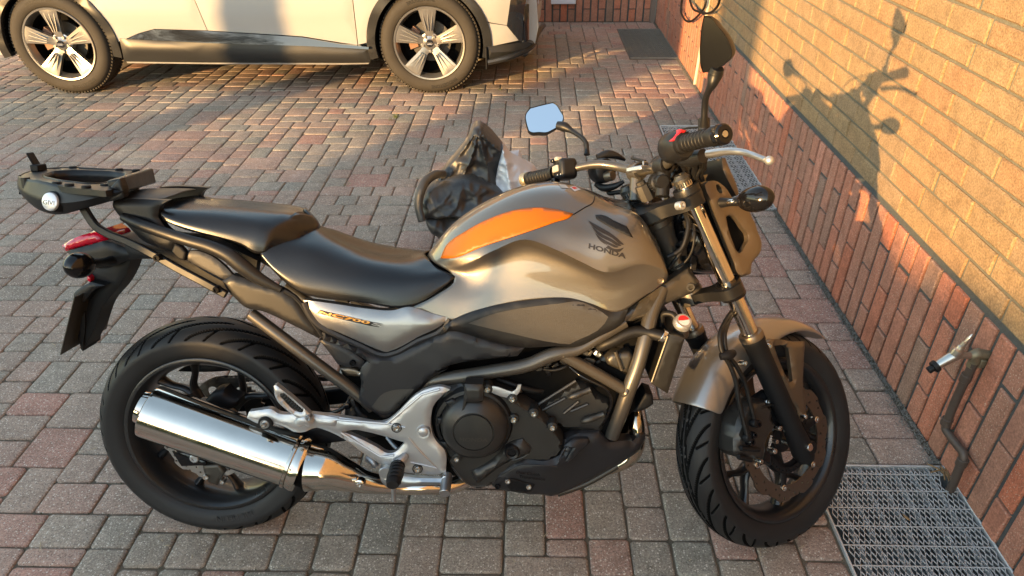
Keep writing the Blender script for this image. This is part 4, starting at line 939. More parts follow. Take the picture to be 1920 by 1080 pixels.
col = bp('exhaust_pipe', tube(pp, [.061, .053, .042, .029, .022, .021, .021, .021], 36, 8, squash=None), CHROME)
bp('joint_ring', lathe([(.052, .008), (.054, .012), (.054, .028), (.058, .032)], m1, ma, 48), VOID, muf)
sp_ = B(*K('B4', [(478, 858)], -.218)[0]); bolt(sp_, .0125, CHROME, col, h=.006); bolt(sp_ + V3(0, -.004, 0), .007, STEEL, col)
both('header_pipe', tube([B(1188, 770, -.05), B(1192, 790, -.07), V3(1.14, -.06, .28), V3(1.0, -.05, .22), V3(.85, -.04, .22)], .022, 18, 6), DARKCH)

# ---- frame
def ftube(c, pts, r, nm='frame_tube', m=None, n=18): return both(nm, tube(Bs(c, pts), r, n, 6), m or FRAMEM)
ftube('P', [(780, 724, -.120), (800, 719, -.130), (820, 714, -.142), (920, 697, -.15), (990, 684, -.152), (1040, 664, -.152), (1082, 656, -.150), (1125, 632, -.142), (1172, 604, -.128)], [.0165, .017, .017, .0175, .0175, .0175, .014, .013, .014])
ftube('P', [(1052, 664, -.15), (1108, 694, -.148), (1172, 731, -.145)], .0148)
ftube('P', [(1242, 540, -.075), (1222, 585, -.10), (1211, 630, -.125), (1198, 678, -.14), (1180, 728, -.145), (1162, 778, -.14), (1147, 818, -.13)], [.017, .0185, .0185, .018, .0185, .0185, .018])
beam = panel(B, K('P', [(1160, 612, -.13), (1150, 600, -.135), (1205, 560, -.11), (1258, 524, -.07), (1290, 500, -.045), (1312, 528, -.05), (1300, 548, -.05), (1250, 570, -.075), (1212, 592, -.105)]), .035, .012, .014)
both('frame_beam', beam, FRAMEM)
ht0, ht1 = AO + AX * .775, AO + AX * 1.045
hd = bp('steering_head', lathe([(.030, 0), (.034, .004), (.034, .035), (.027, .05), (.026, .18), (.029, .20), (.034, .215), (.034, .235), (.036, .238), (.036, .25), (.030, .256), (.030, .27), (0, .27)], ht0, AX, 32), FRAMEM)
bp('head_race', lathe([(.0345, .222), (.0375, .224), (.0375, .238), (.0345, .24)], ht0, AX, 32), ENGL, hd)
bolt(B(*K('A8', [(640, 755)], -.06)[0]), .012, FRAMEM, h=.01); 
ftube('P', [(470, 588, -.125), (540, 641, -.13), (610, 694, -.13), (672, 740, -.125), (700, 765, -.12)], .0155, 'seat_rail')
# weld beads
for u, v, Y in ((1056, 663, -.162), (1172, 733, -.155)):
    bp('weld', lathe([(.0155, -.004), (.0175, 0), (.0155, .004)], B(u, v, -.150), B(1108, 694, -.148) - B(1052, 664, -.15), 20), FRAMEM)

# ---- engine
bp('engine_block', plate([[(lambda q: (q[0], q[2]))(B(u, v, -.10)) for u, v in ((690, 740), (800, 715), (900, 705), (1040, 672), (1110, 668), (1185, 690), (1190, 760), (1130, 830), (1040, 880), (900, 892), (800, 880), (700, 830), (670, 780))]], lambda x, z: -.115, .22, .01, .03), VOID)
bp('inner_filler', plate([[(lambda q: (q[0], q[2]))(B(u, v, -.08)) for u, v in ((620, 640), (760, 600), (1000, 580), (1230, 540), (1225, 600), (1190, 690), (1000, 720), (760, 760), (700, 800), (660, 745))]], lambda x, z: -.085, .17, .01, .03), VOID)  # near-black filler slab added behind the frame tubes
cyl_o = K('B5', [(735, 800), (880, 705), (1040, 610), (1140, 640), (1190, 690), (1310, 760), (1290, 870), (1230, 985), (960, 975), (900, 940)], -.128)
cb_ = bp('cylinder_block', panel(B, cyl_o, .05, .016, .012, corner=30), ENG)
for pts in (((1010, 735), (1150, 680)), ((1110, 915), (1250, 865))):
    a, b_ = Bs('B5', pts, -.152); d = (b_ - a); bp('stud_boss', lathe([(0, -.012), (.004, -.010), (.0085, 0), (.0085, np.linalg.norm(d) * .45), (.0075, np.linalg.norm(d) * .48), (.0075, np.linalg.norm(d)), (0, np.linalg.norm(d) + .001)], a, d, 18), ENGL, cb_)
for pts in (((745, 800), (1040, 615)), ((790, 835), (960, 745)), ((950, 860), (1060, 770)), ((1000, 845), (1130, 790))):
    bp('rib', tube(Bs('B5', pts, -.146), .0045, 8, 0), ENG, cb_)
bp('cylinder_head', panel(B, K('B5', [(1130, 470), (1250, 400), (1400, 350), (1480, 470), (1440, 600), (1300, 640), (1160, 600)], -.10), .10, .012, .015, corner=30), ENG)
vc = bp('cam_cover', panel(B, K('B5', [(1255, 440), (1300, 395), (1440, 385), (1475, 420), (1430, 560), (1380, 540), (1270, 490)], -.120), .05, .014, .014, corner=30), ENGL)
bp('cover_rib', tube(Bs('B5', [(1335, 395), (1385, 535)], -.137), .005, 8, 0), ENGL, vc)
eng_o = K('B6', [(40, 110), (5, 240), (0, 420), (55, 560), (100, 690), (180, 800), (250, 845), (370, 850), (500, 745), (640, 660), (840, 645), (930, 590), (950, 510), (905, 430), (820, 330), (740, 262), (640, 205), (560, 150), (460, 115), (340, 80), (200, 75), (100, 88)], -.165)
ec = bp('engine_cover', panel(B, eng_o, .06, .014, .008, corner=50), ENG)
cc = B(890, 797, -.19); 
bp('clutch_ring', lathe([(.098, .05), (.098, .012), (.092, .0), (.084, -.002), (.084, .02)], cc + V3(-.004, 0, .0), (0, 1, 0), 64), BLK, ec)
cl2 = bp('clutch_cover', lathe([(.084, .04), (.0835, .0), (.0815, -.012), (.076, -.022), (.066, -.030), (.050, -.036), (.049, -.033), (.046, -.033), (.045, -.038), (.02, -.040), (0, -.0405)], cc, (0, 1, 0), 72), ENG, ec, ang=28)
kb = panel(B, K('B6', [(205, 80), (340, 85), (345, 205), (300, 215), (215, 212), (170, 385), (150, 380), (190, 250)], -.222), .04, .006, .008, corner=30); bp('cover_rib', kb, ENG, ec)
for pts in (((55, 215), (110, 190), (205, 225), (150, 270), (90, 260)), ((0, 330), (40, 335), (40, 380), (0, 385)), ((20, 510), (70, 510), (100, 555), (60, 560))):
    bp('cover_fin', panel(B, K('B6', list(pts), -.197), .02, .004, .006), BLK, ec)
tr = bvh(cl2); o_, = K('B6', [(165, 508)]); bp('lettering', textpx('HONDA', o_[:2], (53, 1.5), (1, -7), tr, .0009, .02), ENGL, cl2, ang=0)
for x, y, r in ((375, 117, .0075), (562, 190, .0075), (722, 298, .0075), (862, 402, .0075), (145, 635, .0075), (572, 342, .008)):
    p = B(*K('B6', [(x, y)], -.187)[0]); bp('bolt_boss', cyl(p + V3(0, .03, 0), p + V3(0, -.002, 0), .0125, 16), ENG, ec); bolt(p + V3(0, -.003, 0), r, par=ec)
bp('link_plate', panel(B, K('B6', [(360, 110), (390, 100), (560, 140), (590, 120), (605, 85), (630, 85), (615, 140), (575, 185), (550, 185), (385, 130)], -.185), .004, .001, .004), ALU)
p = B(*K('B6', [(560, 590)], -.195)[0]); bp('sight_glass_ring', lathe([(.011, -.004), (.016, -.006), (.019, -.002), (.019, .02), (0, .02)], p, (0, 1, 0), 28), BLK, ec); bp('sight_glass', lathe([(0, -.001), (.012, -.001), (.012, .01)], p, (0, 1, 0), 24), BLKG, ec)
bp('cover_web', panel(B, K('B6', [(420, 640), (540, 520), (640, 490), (700, 560), (690, 600), (560, 650), (470, 700), (300, 830), (250, 740)], -.183), .02, .010, .014), ENG, ec)
tre = bvh(ec)
for pts in ([(480, 600), (540, 648), (610, 640), (690, 590), (700, 555), (640, 500)], [(560, 215), (700, 300), (850, 420), (930, 530)], [(110, 700), (200, 800), (255, 838), (360, 842)]):
    q = [cast(tre, a_, b2, .0004) for a_, b2, _ in K('B6', pts)]; q = [z for z in q if z is not None]
    if len(q) > 2: bp('cover_edge', tube(q, .0022, 8, 4), ENG, ec)
# hoses and cables round the engine
for c, pts, r, m in (('B5', [(1180, 385, -.10), (1250, 345, -.12), (1330, 310, -.125), (1420, 265, -.125), (1500, 245, -.125), (1600, 260, -.13), (1715, 292, -.15)], .0145, RUBD),
                     ('B5', [(450, 600, -.12), (560, 640, -.13), (680, 680, -.13), (780, 690, -.12), (850, 640, -.10), (880, 560, -.09)], .0085, RUBD),
                     ('B5', [(980, 500, -.13), (1080, 580, -.15), (1200, 640, -.155), (1280, 690, -.155), (1305, 780, -.15), (1260, 900, -.14), (1200, 990, -.12)], .0042, BLKG),
                     ('B5', [(700, 560, -.11), (740, 610, -.12), (800, 640, -.12)], .003, STEEL), ('B5', [(800, 530, -.13), (880, 535, -.14), (960, 510, -.14), (1000, 480, -.13)], .0042, RUBD),
                     ('B3', [(800, 870, -.10), (800, 960, -.11), (850, 1040, -.12), (900, 1070, -.12)], .009, RUBD), ('B3', [(500, 1040, -.08), (640, 1010, -.1), (760, 960, -.1), (850, 1020, -.1)], .005, BLKG)):
    bp('hose', tube(Bs(c, pts), r, 14, 6), m)
for c, a, b_, Y, r in (('B5', (1195, 400), (1245, 350), -.112, .0165), ('B5', (1690, 280), (1725, 300), -.148, .0165)):
    p, q = Bs(c, [a, b_], Y); d = (q - p) / np.linalg.norm(q - p); bp('hose_clamp', lathe([(r - .001, -.006), (r, -.005), (r, .005), (r - .001, .006)], p, d, 20), STEEL)
p = B(*K('B5', [(1212, 415)], -.13)[0]); bolt(p, .006)
p0, p1 = Bs('B5', [(615, 680), (640, 630)], -.138); bp('hose_clip', lathe([(.009, -.005), (.0098, -.004), (.0098, .004), (.009, .005)], p0, p1 - p0 + V3(.03, 0, 0), 16), BRONZ)
for k in range(26):                                                 # small connectors and brackets in the dark of the engine bay
    u, v = random.choice([(random.uniform(1010, 1060), random.uniform(672, 700)), (random.uniform(640, 700), random.uniform(730, 800)), (random.uniform(1095, 1130), random.uniform(650, 680))])
    bp('connector', box(B(u, v, -.11 - random.random() * .02), (random.uniform(.006, .02), .015, random.uniform(.005, .014)), roty(random.random() * 3)), random.choice([BLKG, ENGL, BLK, ENG]), bev=.0015)
# radiator
rd_ = K('P', [(1255, 627, -.165), (1284, 634, -.165), (1252, 738, -.165), (1221, 719, -.165)])
bp('radiator', panel(B, rd_, .33, .003, .006, corner=20), mat('radiator', (.012, .0115, .011), .4, .3))
for k in range(5): bp('radiator_edge', tube([B(1252 - k * .0, 630, -.169), B(1222, 716, -.169)], .003, 8, 0), ENGL) if k == 0 else None
rc0 = B(1279, 606, -.13); bp('radiator_neck', cyl(rc0 + V3(.005, .01, -.035), rc0, .016), BRONZ)
rcn = V3(.15, -.62, .77); rcn /= np.linalg.norm(rcn)
cap_ = bp('radiator_cap', lathe([(.0, .012), (.019, .012), (.021, .010), (.0225, 0), (.0225, -.004), (.019, -.006)] , rc0, rcn, 20), ALU)
bp('cap_label', lathe([(0, .0128), (.0140, .0128)], rc0, rcn, 24), WHITEP, cap_); bp('cap_label_red', lathe([(0, .0134), (.0140, .0134)], rc0, rcn, 14, arc=(.3, 3.3)), REDP, cap_)
bp('hose', tube([rc0 + V3(-.01, .01, -.02), B(1262, 590, -.11), B(1245, 588, -.10), B(1240, 610, -.09)], .008, 12, 5), RUBD)
bp('horn_bracket', panel(B, K('B5', [(1480, 820), (1560, 700), (1615, 720), (1620, 790), (1560, 830), (1460, 850)], -.10), .06, .006, .012), BLKM)
# belly pan
bel = K('B6', [(370, 805, -.165), (500, 715, -.175), (630, 655, -.18), (830, 652, -.182), (900, 625, -.178), (945, 560, -.17), (950, 500, -.16), (990, 472, -.155), (1100, 440, -.15), (1215, 432, -.145), (1240, 470, -.145), (1290, 515, -.14), (1340, 510, -.135), (1400, 505, -.13), (1460, 510, -.12), (1500, 480, -.11), (1560, 455, -.10), (1555, 500, -.10), (1500, 590, -.11), (1350, 690, -.12), (1150, 800, -.125), (950, 890, -.13), (890, 915, -.135), (740, 908, -.14), (560, 885, -.145), (440, 860, -.15)])
bl = both('belly_pan', panel(B, bel, .04, .016, .03, corner=40), CHAR)
tr = bvh(bl)
bp('pan_ridge', panel(B, K('B6', [(950, 545, -.185), (1010, 500, -.182), (1130, 490, -.172), (1145, 520, -.17), (980, 668, -.185), (960, 660, -.187), (1020, 560, -.187)]), .012, .005, .008, corner=45), CHAR, bl)
bp('pan_cover', decal(K('B6', [(505, 790), (530, 785), (680, 820), (730, 830), (700, 880), (660, 890), (560, 880), (530, 850)]), tr, .0025), BLKM, bl, solid=.002)
for x, y in ((528, 800), (686, 842), (453, 840)): q = cast(tr, *K('B6', [(x, y)])[0][:2], .002); bolt(q, .0075, BLKG if x == 453 else STEEL, bl)
for s, x, y, l in (('Dual Clutch', 590, 748, 175), ('Transmission', 610, 780, 195)):
    o_, = K('B6', [(x, y)]); bp('lettering', textpx(s, o_[:2], (l / 4, l / 4 * .12), (1.5, -5.2), tr, .0012, .012), BLKG, bl, ang=0)
for pts in ([(385, 798), (520, 744), (625, 692), (760, 690), (900, 700)], [(905, 655), (960, 560), (1010, 502), (1130, 488)]):
    q = [cast(tr, a_, b2, .0006) for a_, b2, _ in K('B6', pts)]; q = [z for z in q if z is not None]
    if len(q) > 2: bp('pan_edge', tube(q, .0024, 8, 4), CHAR, bl)
bp('pan_keel', tube(Bs('B6', [(900, 900, -.12), (1100, 830, -.11), (1350, 690, -.10)]), .010, 10, 4), ENGL)

# ---- footrest plate, pegs, brake pedal
st_o = K('B4', [(150, 335), (400, 352), (690, 372), (740, 335), (960, 140), (1040, 112), (1110, 104), (1180, 124), (1110, 180), (1050, 255), (1030, 340), (1032, 420), (1060, 510), (1140, 605), (1146, 765), (1100, 785), (960, 785), (830, 772), (740, 738), (640, 705), (555, 655), (300, 482), (170, 430), (105, 415), (95, 370)], -.20)
st_h = K('B4', [(350, 458), (425, 440), (560, 462), (700, 500), (828, 540), (740, 618), (700, 622), (600, 570), (480, 510)], -.20)
hp = bp('footrest_plate', panel(B, st_o, .014, .006, .010, [st_h], corner=45), ALU)
both_l = bp('footrest_plate', mir(panel(B, st_o, .014, .006, .010, [st_h], corner=45)), ALU)
for x, y in ((763, 425), (926, 745)): p = B(*K('B4', [(x, y)], -.208)[0]); bp('bolt_recess', lathe([(.0105, -.001), (.0125, -.002), (.0135, .006)], p, (0, 1, 0), 20), ENG, hp); bolt(p, .0085, par=hp)
p = B(*K('B4', [(972, 455)], -.207)[0]); bp('pivot_cap', lathe([(0, -.006), (.009, -.006), (.012, -.0035), (.016, -.004), (.0175, 0), (.0175, .006)], p, (0, 1, 0), 32), ALU, hp)
for pts in (((170, 350), (690, 392), (830, 420)), ((855, 500), (960, 620), (1080, 735), (870, 690)), ((740, 640), (640, 650), (330, 462)), ((690, 392), (960, 165), (1100, 125))):
    bp('rib', tube(Bs('B4', pts, -.2055), .0032, 8, 0), ALU, hp)
hg = bp('peg_hanger', panel(B, K('B1', [(1212, 895), (1228, 848), (1300, 838), (1395, 830), (1450, 862), (1560, 868), (1640, 862), (1760, 872), (1900, 895), (1880, 960), (1700, 975), (1640, 1000), (1570, 1000), (1500, 965), (1400, 935), (1290, 935)], -.205), .016, .006, .010, corner=45), ALU)
p = B(*K('B1', [(1350, 935)], -.214)[0]); bp('muffler_grommet', lathe([(.006, -.004), (.0165, -.004), (.0175, 0), (.0175, .012)], p, (0, 1, 0), 28), RUBD, hg); bp('washer', lathe([(0, -.006), (.011, -.006), (.0115, -.003)], p, (0, 1, 0), 24), ZINC, hg); bolt(p + V3(0, -.006, 0), .0065, h=.01, par=hg)
pg_o = K('B1', [(1412, 655), (1430, 648), (1580, 770), (1690, 870), (1660, 905), (1600, 905), (1425, 740)], -.225)
pg_h = K('B1', [(1460, 712), (1490, 708), (1635, 835), (1630, 852), (1600, 850), (1462, 735)], -.225)
pgp = bp('passenger_peg', panel(B, pg_o, .016, .004, .006, [pg_h], corner=45), ALU)
bp('peg_rubber', panel(B, pg_h, .010, .001, .003), RUBD, pgp)
for k in range(9):
    t = k / 8; q = Bs('B1', [(1470 + 135 * t, 735 + 108 * t), (1490 + 135 * t, 715 + 115 * t)], -.228); bp('peg_tooth', tube(q, .0022, 6, 0), RUBD, pgp)
bp('peg_hinge', tube(Bs('B1', [(1600, 930, -.215), (1650, 900, -.22), (1690, 930, -.215)]), [.012, .014, .012], 12, 3), ALU, hg); bolt(B(*K('B1', [(1675, 895)], -.232)[0]), .007, ZINC, hg)
pr0, pr1 = B(748, 866, -.215), B(736, 910, -.325)
fpg = bp('footpeg', tube([pr0, pr0 + (pr1 - pr0) * .15, pr0 + (pr1 - pr0) * .85, pr1], [.013, .016, .0175, .014], 12, 3, squash=(V3(0, .25, .97), .75)), RUBD)
for k in range(5): q = pr0 + (pr1 - pr0) * (.2 + .15 * k); bp('peg_rib', lathe([(.0165, -.003), (.0185, 0), (.0165, .003)], q, pr1 - pr0, 12), RUBD, fpg)
bp('peg_feeler', cyl(pr1 + V3(0, .006, -.01), pr1 + V3(0, .006, -.045), .0055), ZINC, fpg)
bp('peg_mount', tube([pr0 + V3(.015, .01, .012), pr0 + V3(0, -.012, .002), pr0 + V3(-.012, .01, -.004)], [.010, .015, .010], 12, 3), ALU, hp)
pd = bp('brake_pedal', panel(B, K('B4', [(628, 795), (700, 785), (900, 812), (1110, 820), (1130, 800), (1170, 812), (1175, 905), (1130, 908), (1115, 868), (900, 880), (780, 895), (690, 892), (650, 850)], -.215), .012, .006, .008, corner=45), ZINC)
q0, = Bs('B4', [(1150, 860)], -.215); bp('pedal_tip', cyl(q0 + V3(0, .02, .012), q0 + V3(0, -.035, -.006), .0135, 16), ZINC, pd)
bp('pedal_pivot', cyl(B(*K('B4', [(680, 760)], -.21)[0]) + V3(0, .03, 0), B(*K('B4', [(680, 760)], -.21)[0]) + V3(0, -.012, 0), .016, 20), ZINC, pd)
bp('linkage', tube(Bs('B4', [(690, 500, -.13), (740, 560, -.15), (770, 590, -.16)]), .006, 10, 3), ZINC)
bp('lower_link', tube(Bs('B4', [(540, 660, -.12), (580, 690, -.13), (600, 720, -.13)]), .010, 10, 3), ALU)
# side stand on the far side reaching the ground
Rw = MB.T; dn = V3(0, 0, -1) @ MB; s0 = V3(.62, .10, .27)
hw_ = (MB @ s0 + BO)[2]; dirn = (V3(-.10, .60, -1.0)); dirn /= np.linalg.norm(dirn); dw = MB @ dirn; tt = (hw_ - .006) / -dw[2]; s1 = s0 + dirn * tt
sst = bp('side_stand', tube([s0, (s0 + s1) / 2 + V3(.01, 0, 0), s1], [.014, .012, .011], 12, 4), BLKM)
bp('stand_foot', cyl(s1 + MB.T @ V3(0, 0, .008), s1 + MB.T @ V3(0, 0, -.006), .028, 16), BLKM, sst)

# ---- side cowls
sc_o = K('B3', [(498, 300), (640, 368), (860, 455), (1060, 525), (1110, 518), (1360, 410), (1600, 298)], -.150) + K('B5', [(90, 243), (350, 305), (655, 368), (600, 430), (300, 462), (180, 478), (60, 520), (0, 556)], -.155) + K('B3', [(1640, 622), (1500, 700), (1400, 795), (1240, 935), (1085, 1072), (1040, 1076), (950, 1010), (868, 958), (830, 905), (850, 780), (852, 620), (905, 562), (770, 475), (510, 372)], -.150)
scw = both('side_cowl', panel(B, sc_o, .03, .009, .010, corner=40), CHAR)
tr = bvh(scw); bp('grip_texture', decal(K('B3', [(945, 972), (1050, 852), (1110, 828), (1330, 810), (1300, 850), (1095, 1055), (1050, 1060)]), tr, .0012, g=6), MESHT, scw)
kp_o = K('B5', [(8, 268), (75, 186), (160, 140), (400, 60), (700, 10), (1000, -2), (1150, 35), (1340, 100), (1430, 78), (1400, 170), (1200, 290), (1050, 362), (880, 357), (650, 366), (350, 305), (92, 243)], -.158)
kp = both('knee_panel', panel(B, kp_o, .03, .007, .012, corner=42), BLK)
tr = bvh(kp); bp('grip_texture', decal(K('B5', [(232, 184), (400, 120), (700, 60), (900, 38), (1060, 22), (1200, 80), (1282, 135), (1255, 185), (990, 340), (900, 332), (560, 262)]), tr, .0012, g=8), MESHT, kp)
sv_o = K('B3', [(328, 12, -.147), (600, 46, -.15), (900, 90, -.152), (1130, 106, -.152), (1285, 74, -.15), (1460, 125, -.15), (1632, 172, -.152), (1600, 215, -.154), (1360, 345, -.156), (1120, 468, -.156), (1075, 480, -.156), (1030, 468, -.156), (860, 398, -.155), (640, 300, -.152), (480, 232, -.15), (385, 122, -.147)])
svp = both('side_panel', panel(B, sv_o, .02, .012, .035, corner=45, g=.016), PALEP)
bp('panel_trim', tube(Bs('B3', [(340, 30), (400, 150), (490, 245), (640, 325), (860, 425), (1050, 505), (1110, 500), (1360, 378), (1600, 262), (1650, 180)], -.146), .009, 8, 3), CHAR)
tr = bvh(svp)
DECO = mat('decal_orange', (.80, .32, .02), .4, coat=.5)
(ox, oy, _), = K('B3', [(455, 132)]); rt = np.array((1035 - 460, 245 - 122)) / 4.8; up_ = np.array((22, -26)) / 4.8
bp('decal_ground', decal(K('B3', [(448, 130), (480, 102), (1042, 228), (1010, 256), (930, 244)]), tr, .0014, smooth=False, g=2.2), PRINTD, svp, ang=0)
bp('lettering', textpx('NC700', (ox + 2.5, oy - .2), rt * .79, up_ * .92, tr, .0032, .03), DECO, svp, ang=0)
bp('lettering', textpx('S', (ox + 2 + rt[0] * .83, oy - .4 + rt[1] * .83), rt * .16, up_ * .85, tr, .0032, .03), GREYP, svp, ang=0)
both('inner_fender', panel(B, K('B3', [(470, 372), (520, 375), (770, 478), (880, 560), (850, 625), (800, 612), (740, 620), (640, 590), (560, 480)], -.135), .02, .004, .01), CHAR)
bolt(B(*K('B3', [(775, 575)], -.14)[0]), .008, BLKG)
bp('hinge_block', panel(B, K('B3', [(655, 625), (770, 620), (850, 650), (845, 700), (720, 690)], -.11), .03, .004, .008), BRONZ)
bolt(B(*K('B3', [(835, 662)], -.12)[0]), .006)

# ---- tank cover
TK = [
 [(800, 478, 0), (850, 419, 0), (920, 374, 0), (990, 347, 0), (1050, 342, 0), (1098, 355, 0), (1150, 381, -.02), (1190, 396, -.06), (1238, 468, -.115)],
 [(801, 482, -.028), (846, 431, -.045), (916, 387, -.055), (988, 362, -.06), (1050, 359, -.06), (1100, 370, -.065), (1152, 389, -.075), (1194, 402, -.095), (1240, 474, -.125)],
 [(806, 485, -.05), (848, 452, -.082), (918, 411, -.10), (990, 391, -.106), (1050, 392, -.106), (1100, 402, -.11), (1152, 406, -.115), (1198, 416, -.125), (1243, 481, -.135)],
 [(814, 492, -.075), (852, 486, -.118), (920, 460, -.142), (985, 436, -.152), (1050, 432, -.154), (1100, 440, -.157), (1152, 438, -.158), (1204, 448, -.155), (1247, 494, -.148)],
 [(830, 502, -.098), (868, 497, -.128), (925, 470, -.152), (985, 449, -.168), (1040, 467, -.173), (1092, 492, -.177), (1134, 510, -.178), (1204, 494, -.170), (1250, 506, -.156)],
 [(844, 511, -.110), (874, 509, -.124), (927, 484, -.140), (985, 464, -.150), (1040, 481, -.155), (1094, 504, -.162), (1138, 520, -.168), (1204, 508, -.166), (1252, 513, -.156)],
 [(852, 523, -.122), (882, 531, -.132), (930, 520, -.142), (985, 512, -.148), (1040, 517, -.152), (1096, 528, -.156), (1140, 540, -.160), (1202, 530, -.161), (1252, 519, -.155)],
 [(815, 555, -.142), (865, 567, -.146), (925, 552, -.149), (990, 541, -.151), (1047, 542, -.153), (1101, 551, -.156), (1147, 563, -.159), (1198, 546, -.159), (1251, 523, -.153)],
 [(771, 577, -.146), (843, 604, -.152), (920, 578, -.154), (995, 564, -.155), (1065, 562, -.156), (1107, 572, -.158), (1155, 587, -.158), (1208, 556, -.156), (1250, 527, -.151)]]
tank = bp('tank_cover', gridi([[B(*p) for p in r] for r in TK], True, 6, 5, (4,)), PAINT, ang=38)
tank.modifiers.new('solid', 'SOLIDIFY').thickness = .003
tt_ = bvh(tank)
stripe = K('A6', [(106, 818), (150, 722), (300, 612), (500, 510), (700, 450), (840, 437), (960, 450), (1098, 484), (1090, 496), (960, 548), (720, 632), (400, 738), (200, 816)])
sp1 = bp('tank_stripe', decal(stripe, tt_, .0016, g=7, n=5), ORANGE, tank, solid=.0012, ang=60)
for s in (1,):
    me = sp1.data.copy(); o2 = bpy.data.objects.new('tank_stripe', me); C.objects.link(o2); o2.parent = tank; o2.scale = (1, -1, 1)
bp('tank_vent', decal(K('A6', [(1265, 495), (1310, 494), (1420, 545), (1500, 580), (1546, 662), (1462, 626), (1340, 562), (1272, 520)]), tt_, .0015, g=5), BLKM, tank, solid=.001)
sm = K('A6', [(1262, 352), (1250, 395), (1180, 440), (1100, 490)]); smd = [cast(tt_, p[0], p[1], .0005) for p in crom([np.array(q[:2]) for q in sm], 5, False)]
bp('seam', tube([q for q in smd if q is not None], .0014, 6, 0), BLKM, tank)
W = [[(1210, 536), (1290, 580), (1400, 645), (1480, 714), (1468, 716), (1390, 664), (1290, 612), (1238, 570)], [(1236, 578), (1290, 622), (1390, 676), (1462, 722), (1448, 726), (1380, 694), (1285, 642)],
     [(1262, 626), (1290, 652), (1380, 704), (1442, 732), (1425, 738), (1370, 718), (1290, 674)], [(1288, 672), (1310, 694), (1360, 722), (1340, 738), (1390, 758), (1446, 768), (1480, 736), (1436, 748), (1396, 742), (1372, 728)]]
for k, wq in enumerate(W): bp('wing_emblem', decal(K('A6', wq), tt_, .0016, g=3, n=3, corner=60), PRINTD, tank, ang=0)
(ox, oy, _), = K('A6', [(1212, 742)]); bp('lettering', textpx('HONDA', (ox, oy), (70, 19.8), (1.2, -9.6), tt_, .0016, .04), PRINTD, tank, ang=0)
for pts, m in (([(990, 265), (1040, 268), (1065, 295), (1010, 292)], GREYP), ([(1070, 285), (1110, 278), (1155, 303), (1110, 318)], WHITEP), ([(1085, 290), (1108, 284), (1130, 297), (1105, 304)], REDP)):
    bp('sticker', decal(K('A6', pts), tt_, .0012 if m is not REDP else .002, smooth=False, g=4), m, tank, ang=0)
q = cast(tt_, *K('A6', [(1752, 982)])[0][:2], .001)
if q is not None: bp('trim_bolt', lathe([(0, -.002), (.004, -.002), (.005, .0), (.0075, -.001), (.009, .003), (.009, .01)], q, (0, 1, 0), 20), BRONZ, tank)

# ---- seats
ST = [
 [(560, 405, 0), (578, 418, 0), (605, 431, 0), (640, 449, 0), (680, 465, 0), (730, 477, 0), (768, 479, 0), (797, 474, 0)],
 [(535, 425, -.06), (562, 438, -.06), (600, 448, -.06), (640, 463, -.06), (680, 477, -.06), (732, 487, -.06), (772, 489, -.055), (803, 484, -.045)],
 [(505, 450, -.105), (535, 460, -.108), (578, 470, -.112), (625, 486, -.112), (680, 498, -.112), (738, 505, -.108), (788, 506, -.098), (824, 501, -.085)],
 [(492, 466, -.128), (512, 482, -.132), (552, 500, -.137), (608, 516, -.14), (682, 526, -.14), (748, 530, -.136), (805, 524, -.126), (846, 513, -.112)],
 [(488, 476, -.133), (508, 497, -.139), (548, 526, -.146), (612, 546, -.149), (688, 556, -.150), (748, 560, -.147), (795, 550, -.138), (853, 519, -.120)],
 [(490, 482, -.130), (520, 516, -.138), (565, 550, -.146), (620, 560, -.148), (690, 569, -.150), (742, 577, -.150), (778, 573, -.144), (850, 526, -.122)]]
seat = bp('rider_seat', gridi([[B(*p) for p in r] for r in ST], True), SEATM, ang=70); seat.modifiers.new('solid', 'SOLIDIFY').thickness = .004
bp('seat_base', panel(B, K('P', [(490, 484, -.12), (520, 470, -.1), (600, 500, -.1), (780, 520, -.1), (840, 522, -.11), (775, 570, -.13), (690, 566, -.135), (570, 550, -.13)]), .22, .0, .01), BLKM)
PS = [
 [(306, 377, 0), (335, 375, 0), (400, 378, 0), (460, 384, 0), (520, 391, 0), (550, 395, 0), (573, 404, 0), (584, 425, 0), (586, 450, 0)],
 [(303, 383, -.06), (335, 386, -.062), (400, 390, -.066), (460, 397, -.07), (512, 404, -.072), (532, 407, -.07), (552, 416, -.066), (568, 438, -.064), (572, 462, -.062)],
 [(301, 392, -.105), (336, 401, -.11), (400, 411, -.115), (460, 421, -.118), (500, 430, -.118), (514, 435, -.114), (525, 443, -.108), (533, 455, -.102), (540, 467, -.096)],
 [(302, 402, -.122), (340, 416, -.126), (400, 431, -.130), (455, 444, -.132), (490, 456, -.132), (503, 459, -.128), (510, 463, -.120), (517, 468, -.112), (524, 472, -.104)],
 [(306, 413, -.124), (345, 430, -.128), (402, 444, -.132), (452, 459, -.134), (484, 476, -.134), (498, 472, -.130), (507, 470, -.120), (515, 472, -.112), (524, 475, -.104)]]
pil = bp('pillion_seat', gridi([[B(*p) for p in r] for r in PS], True), SEATM, ang=70); pil.modifiers.new('solid', 'SOLIDIFY').thickness = .004
PF = [[(575, 405, 0), (588, 425, 0), (590, 450, 0)], [(556, 399, -.02), (573, 430, -.035), (577, 460, -.04)], [(540, 405, -.055), (548, 435, -.07), (552, 466, -.07)], [(524, 425, -.085), (523, 445, -.095), (528, 462, -.094)], [(514, 440, -.10), (513, 452, -.105), (520, 461, -.102)]]
pad = bp('front_pad', gridi([[B(*p) + V3(.014 if k == 1 else .010, 0, .003) for k, p in enumerate(r)] for r in PF], True), SEATS, pil, solid=.006, ang=70)

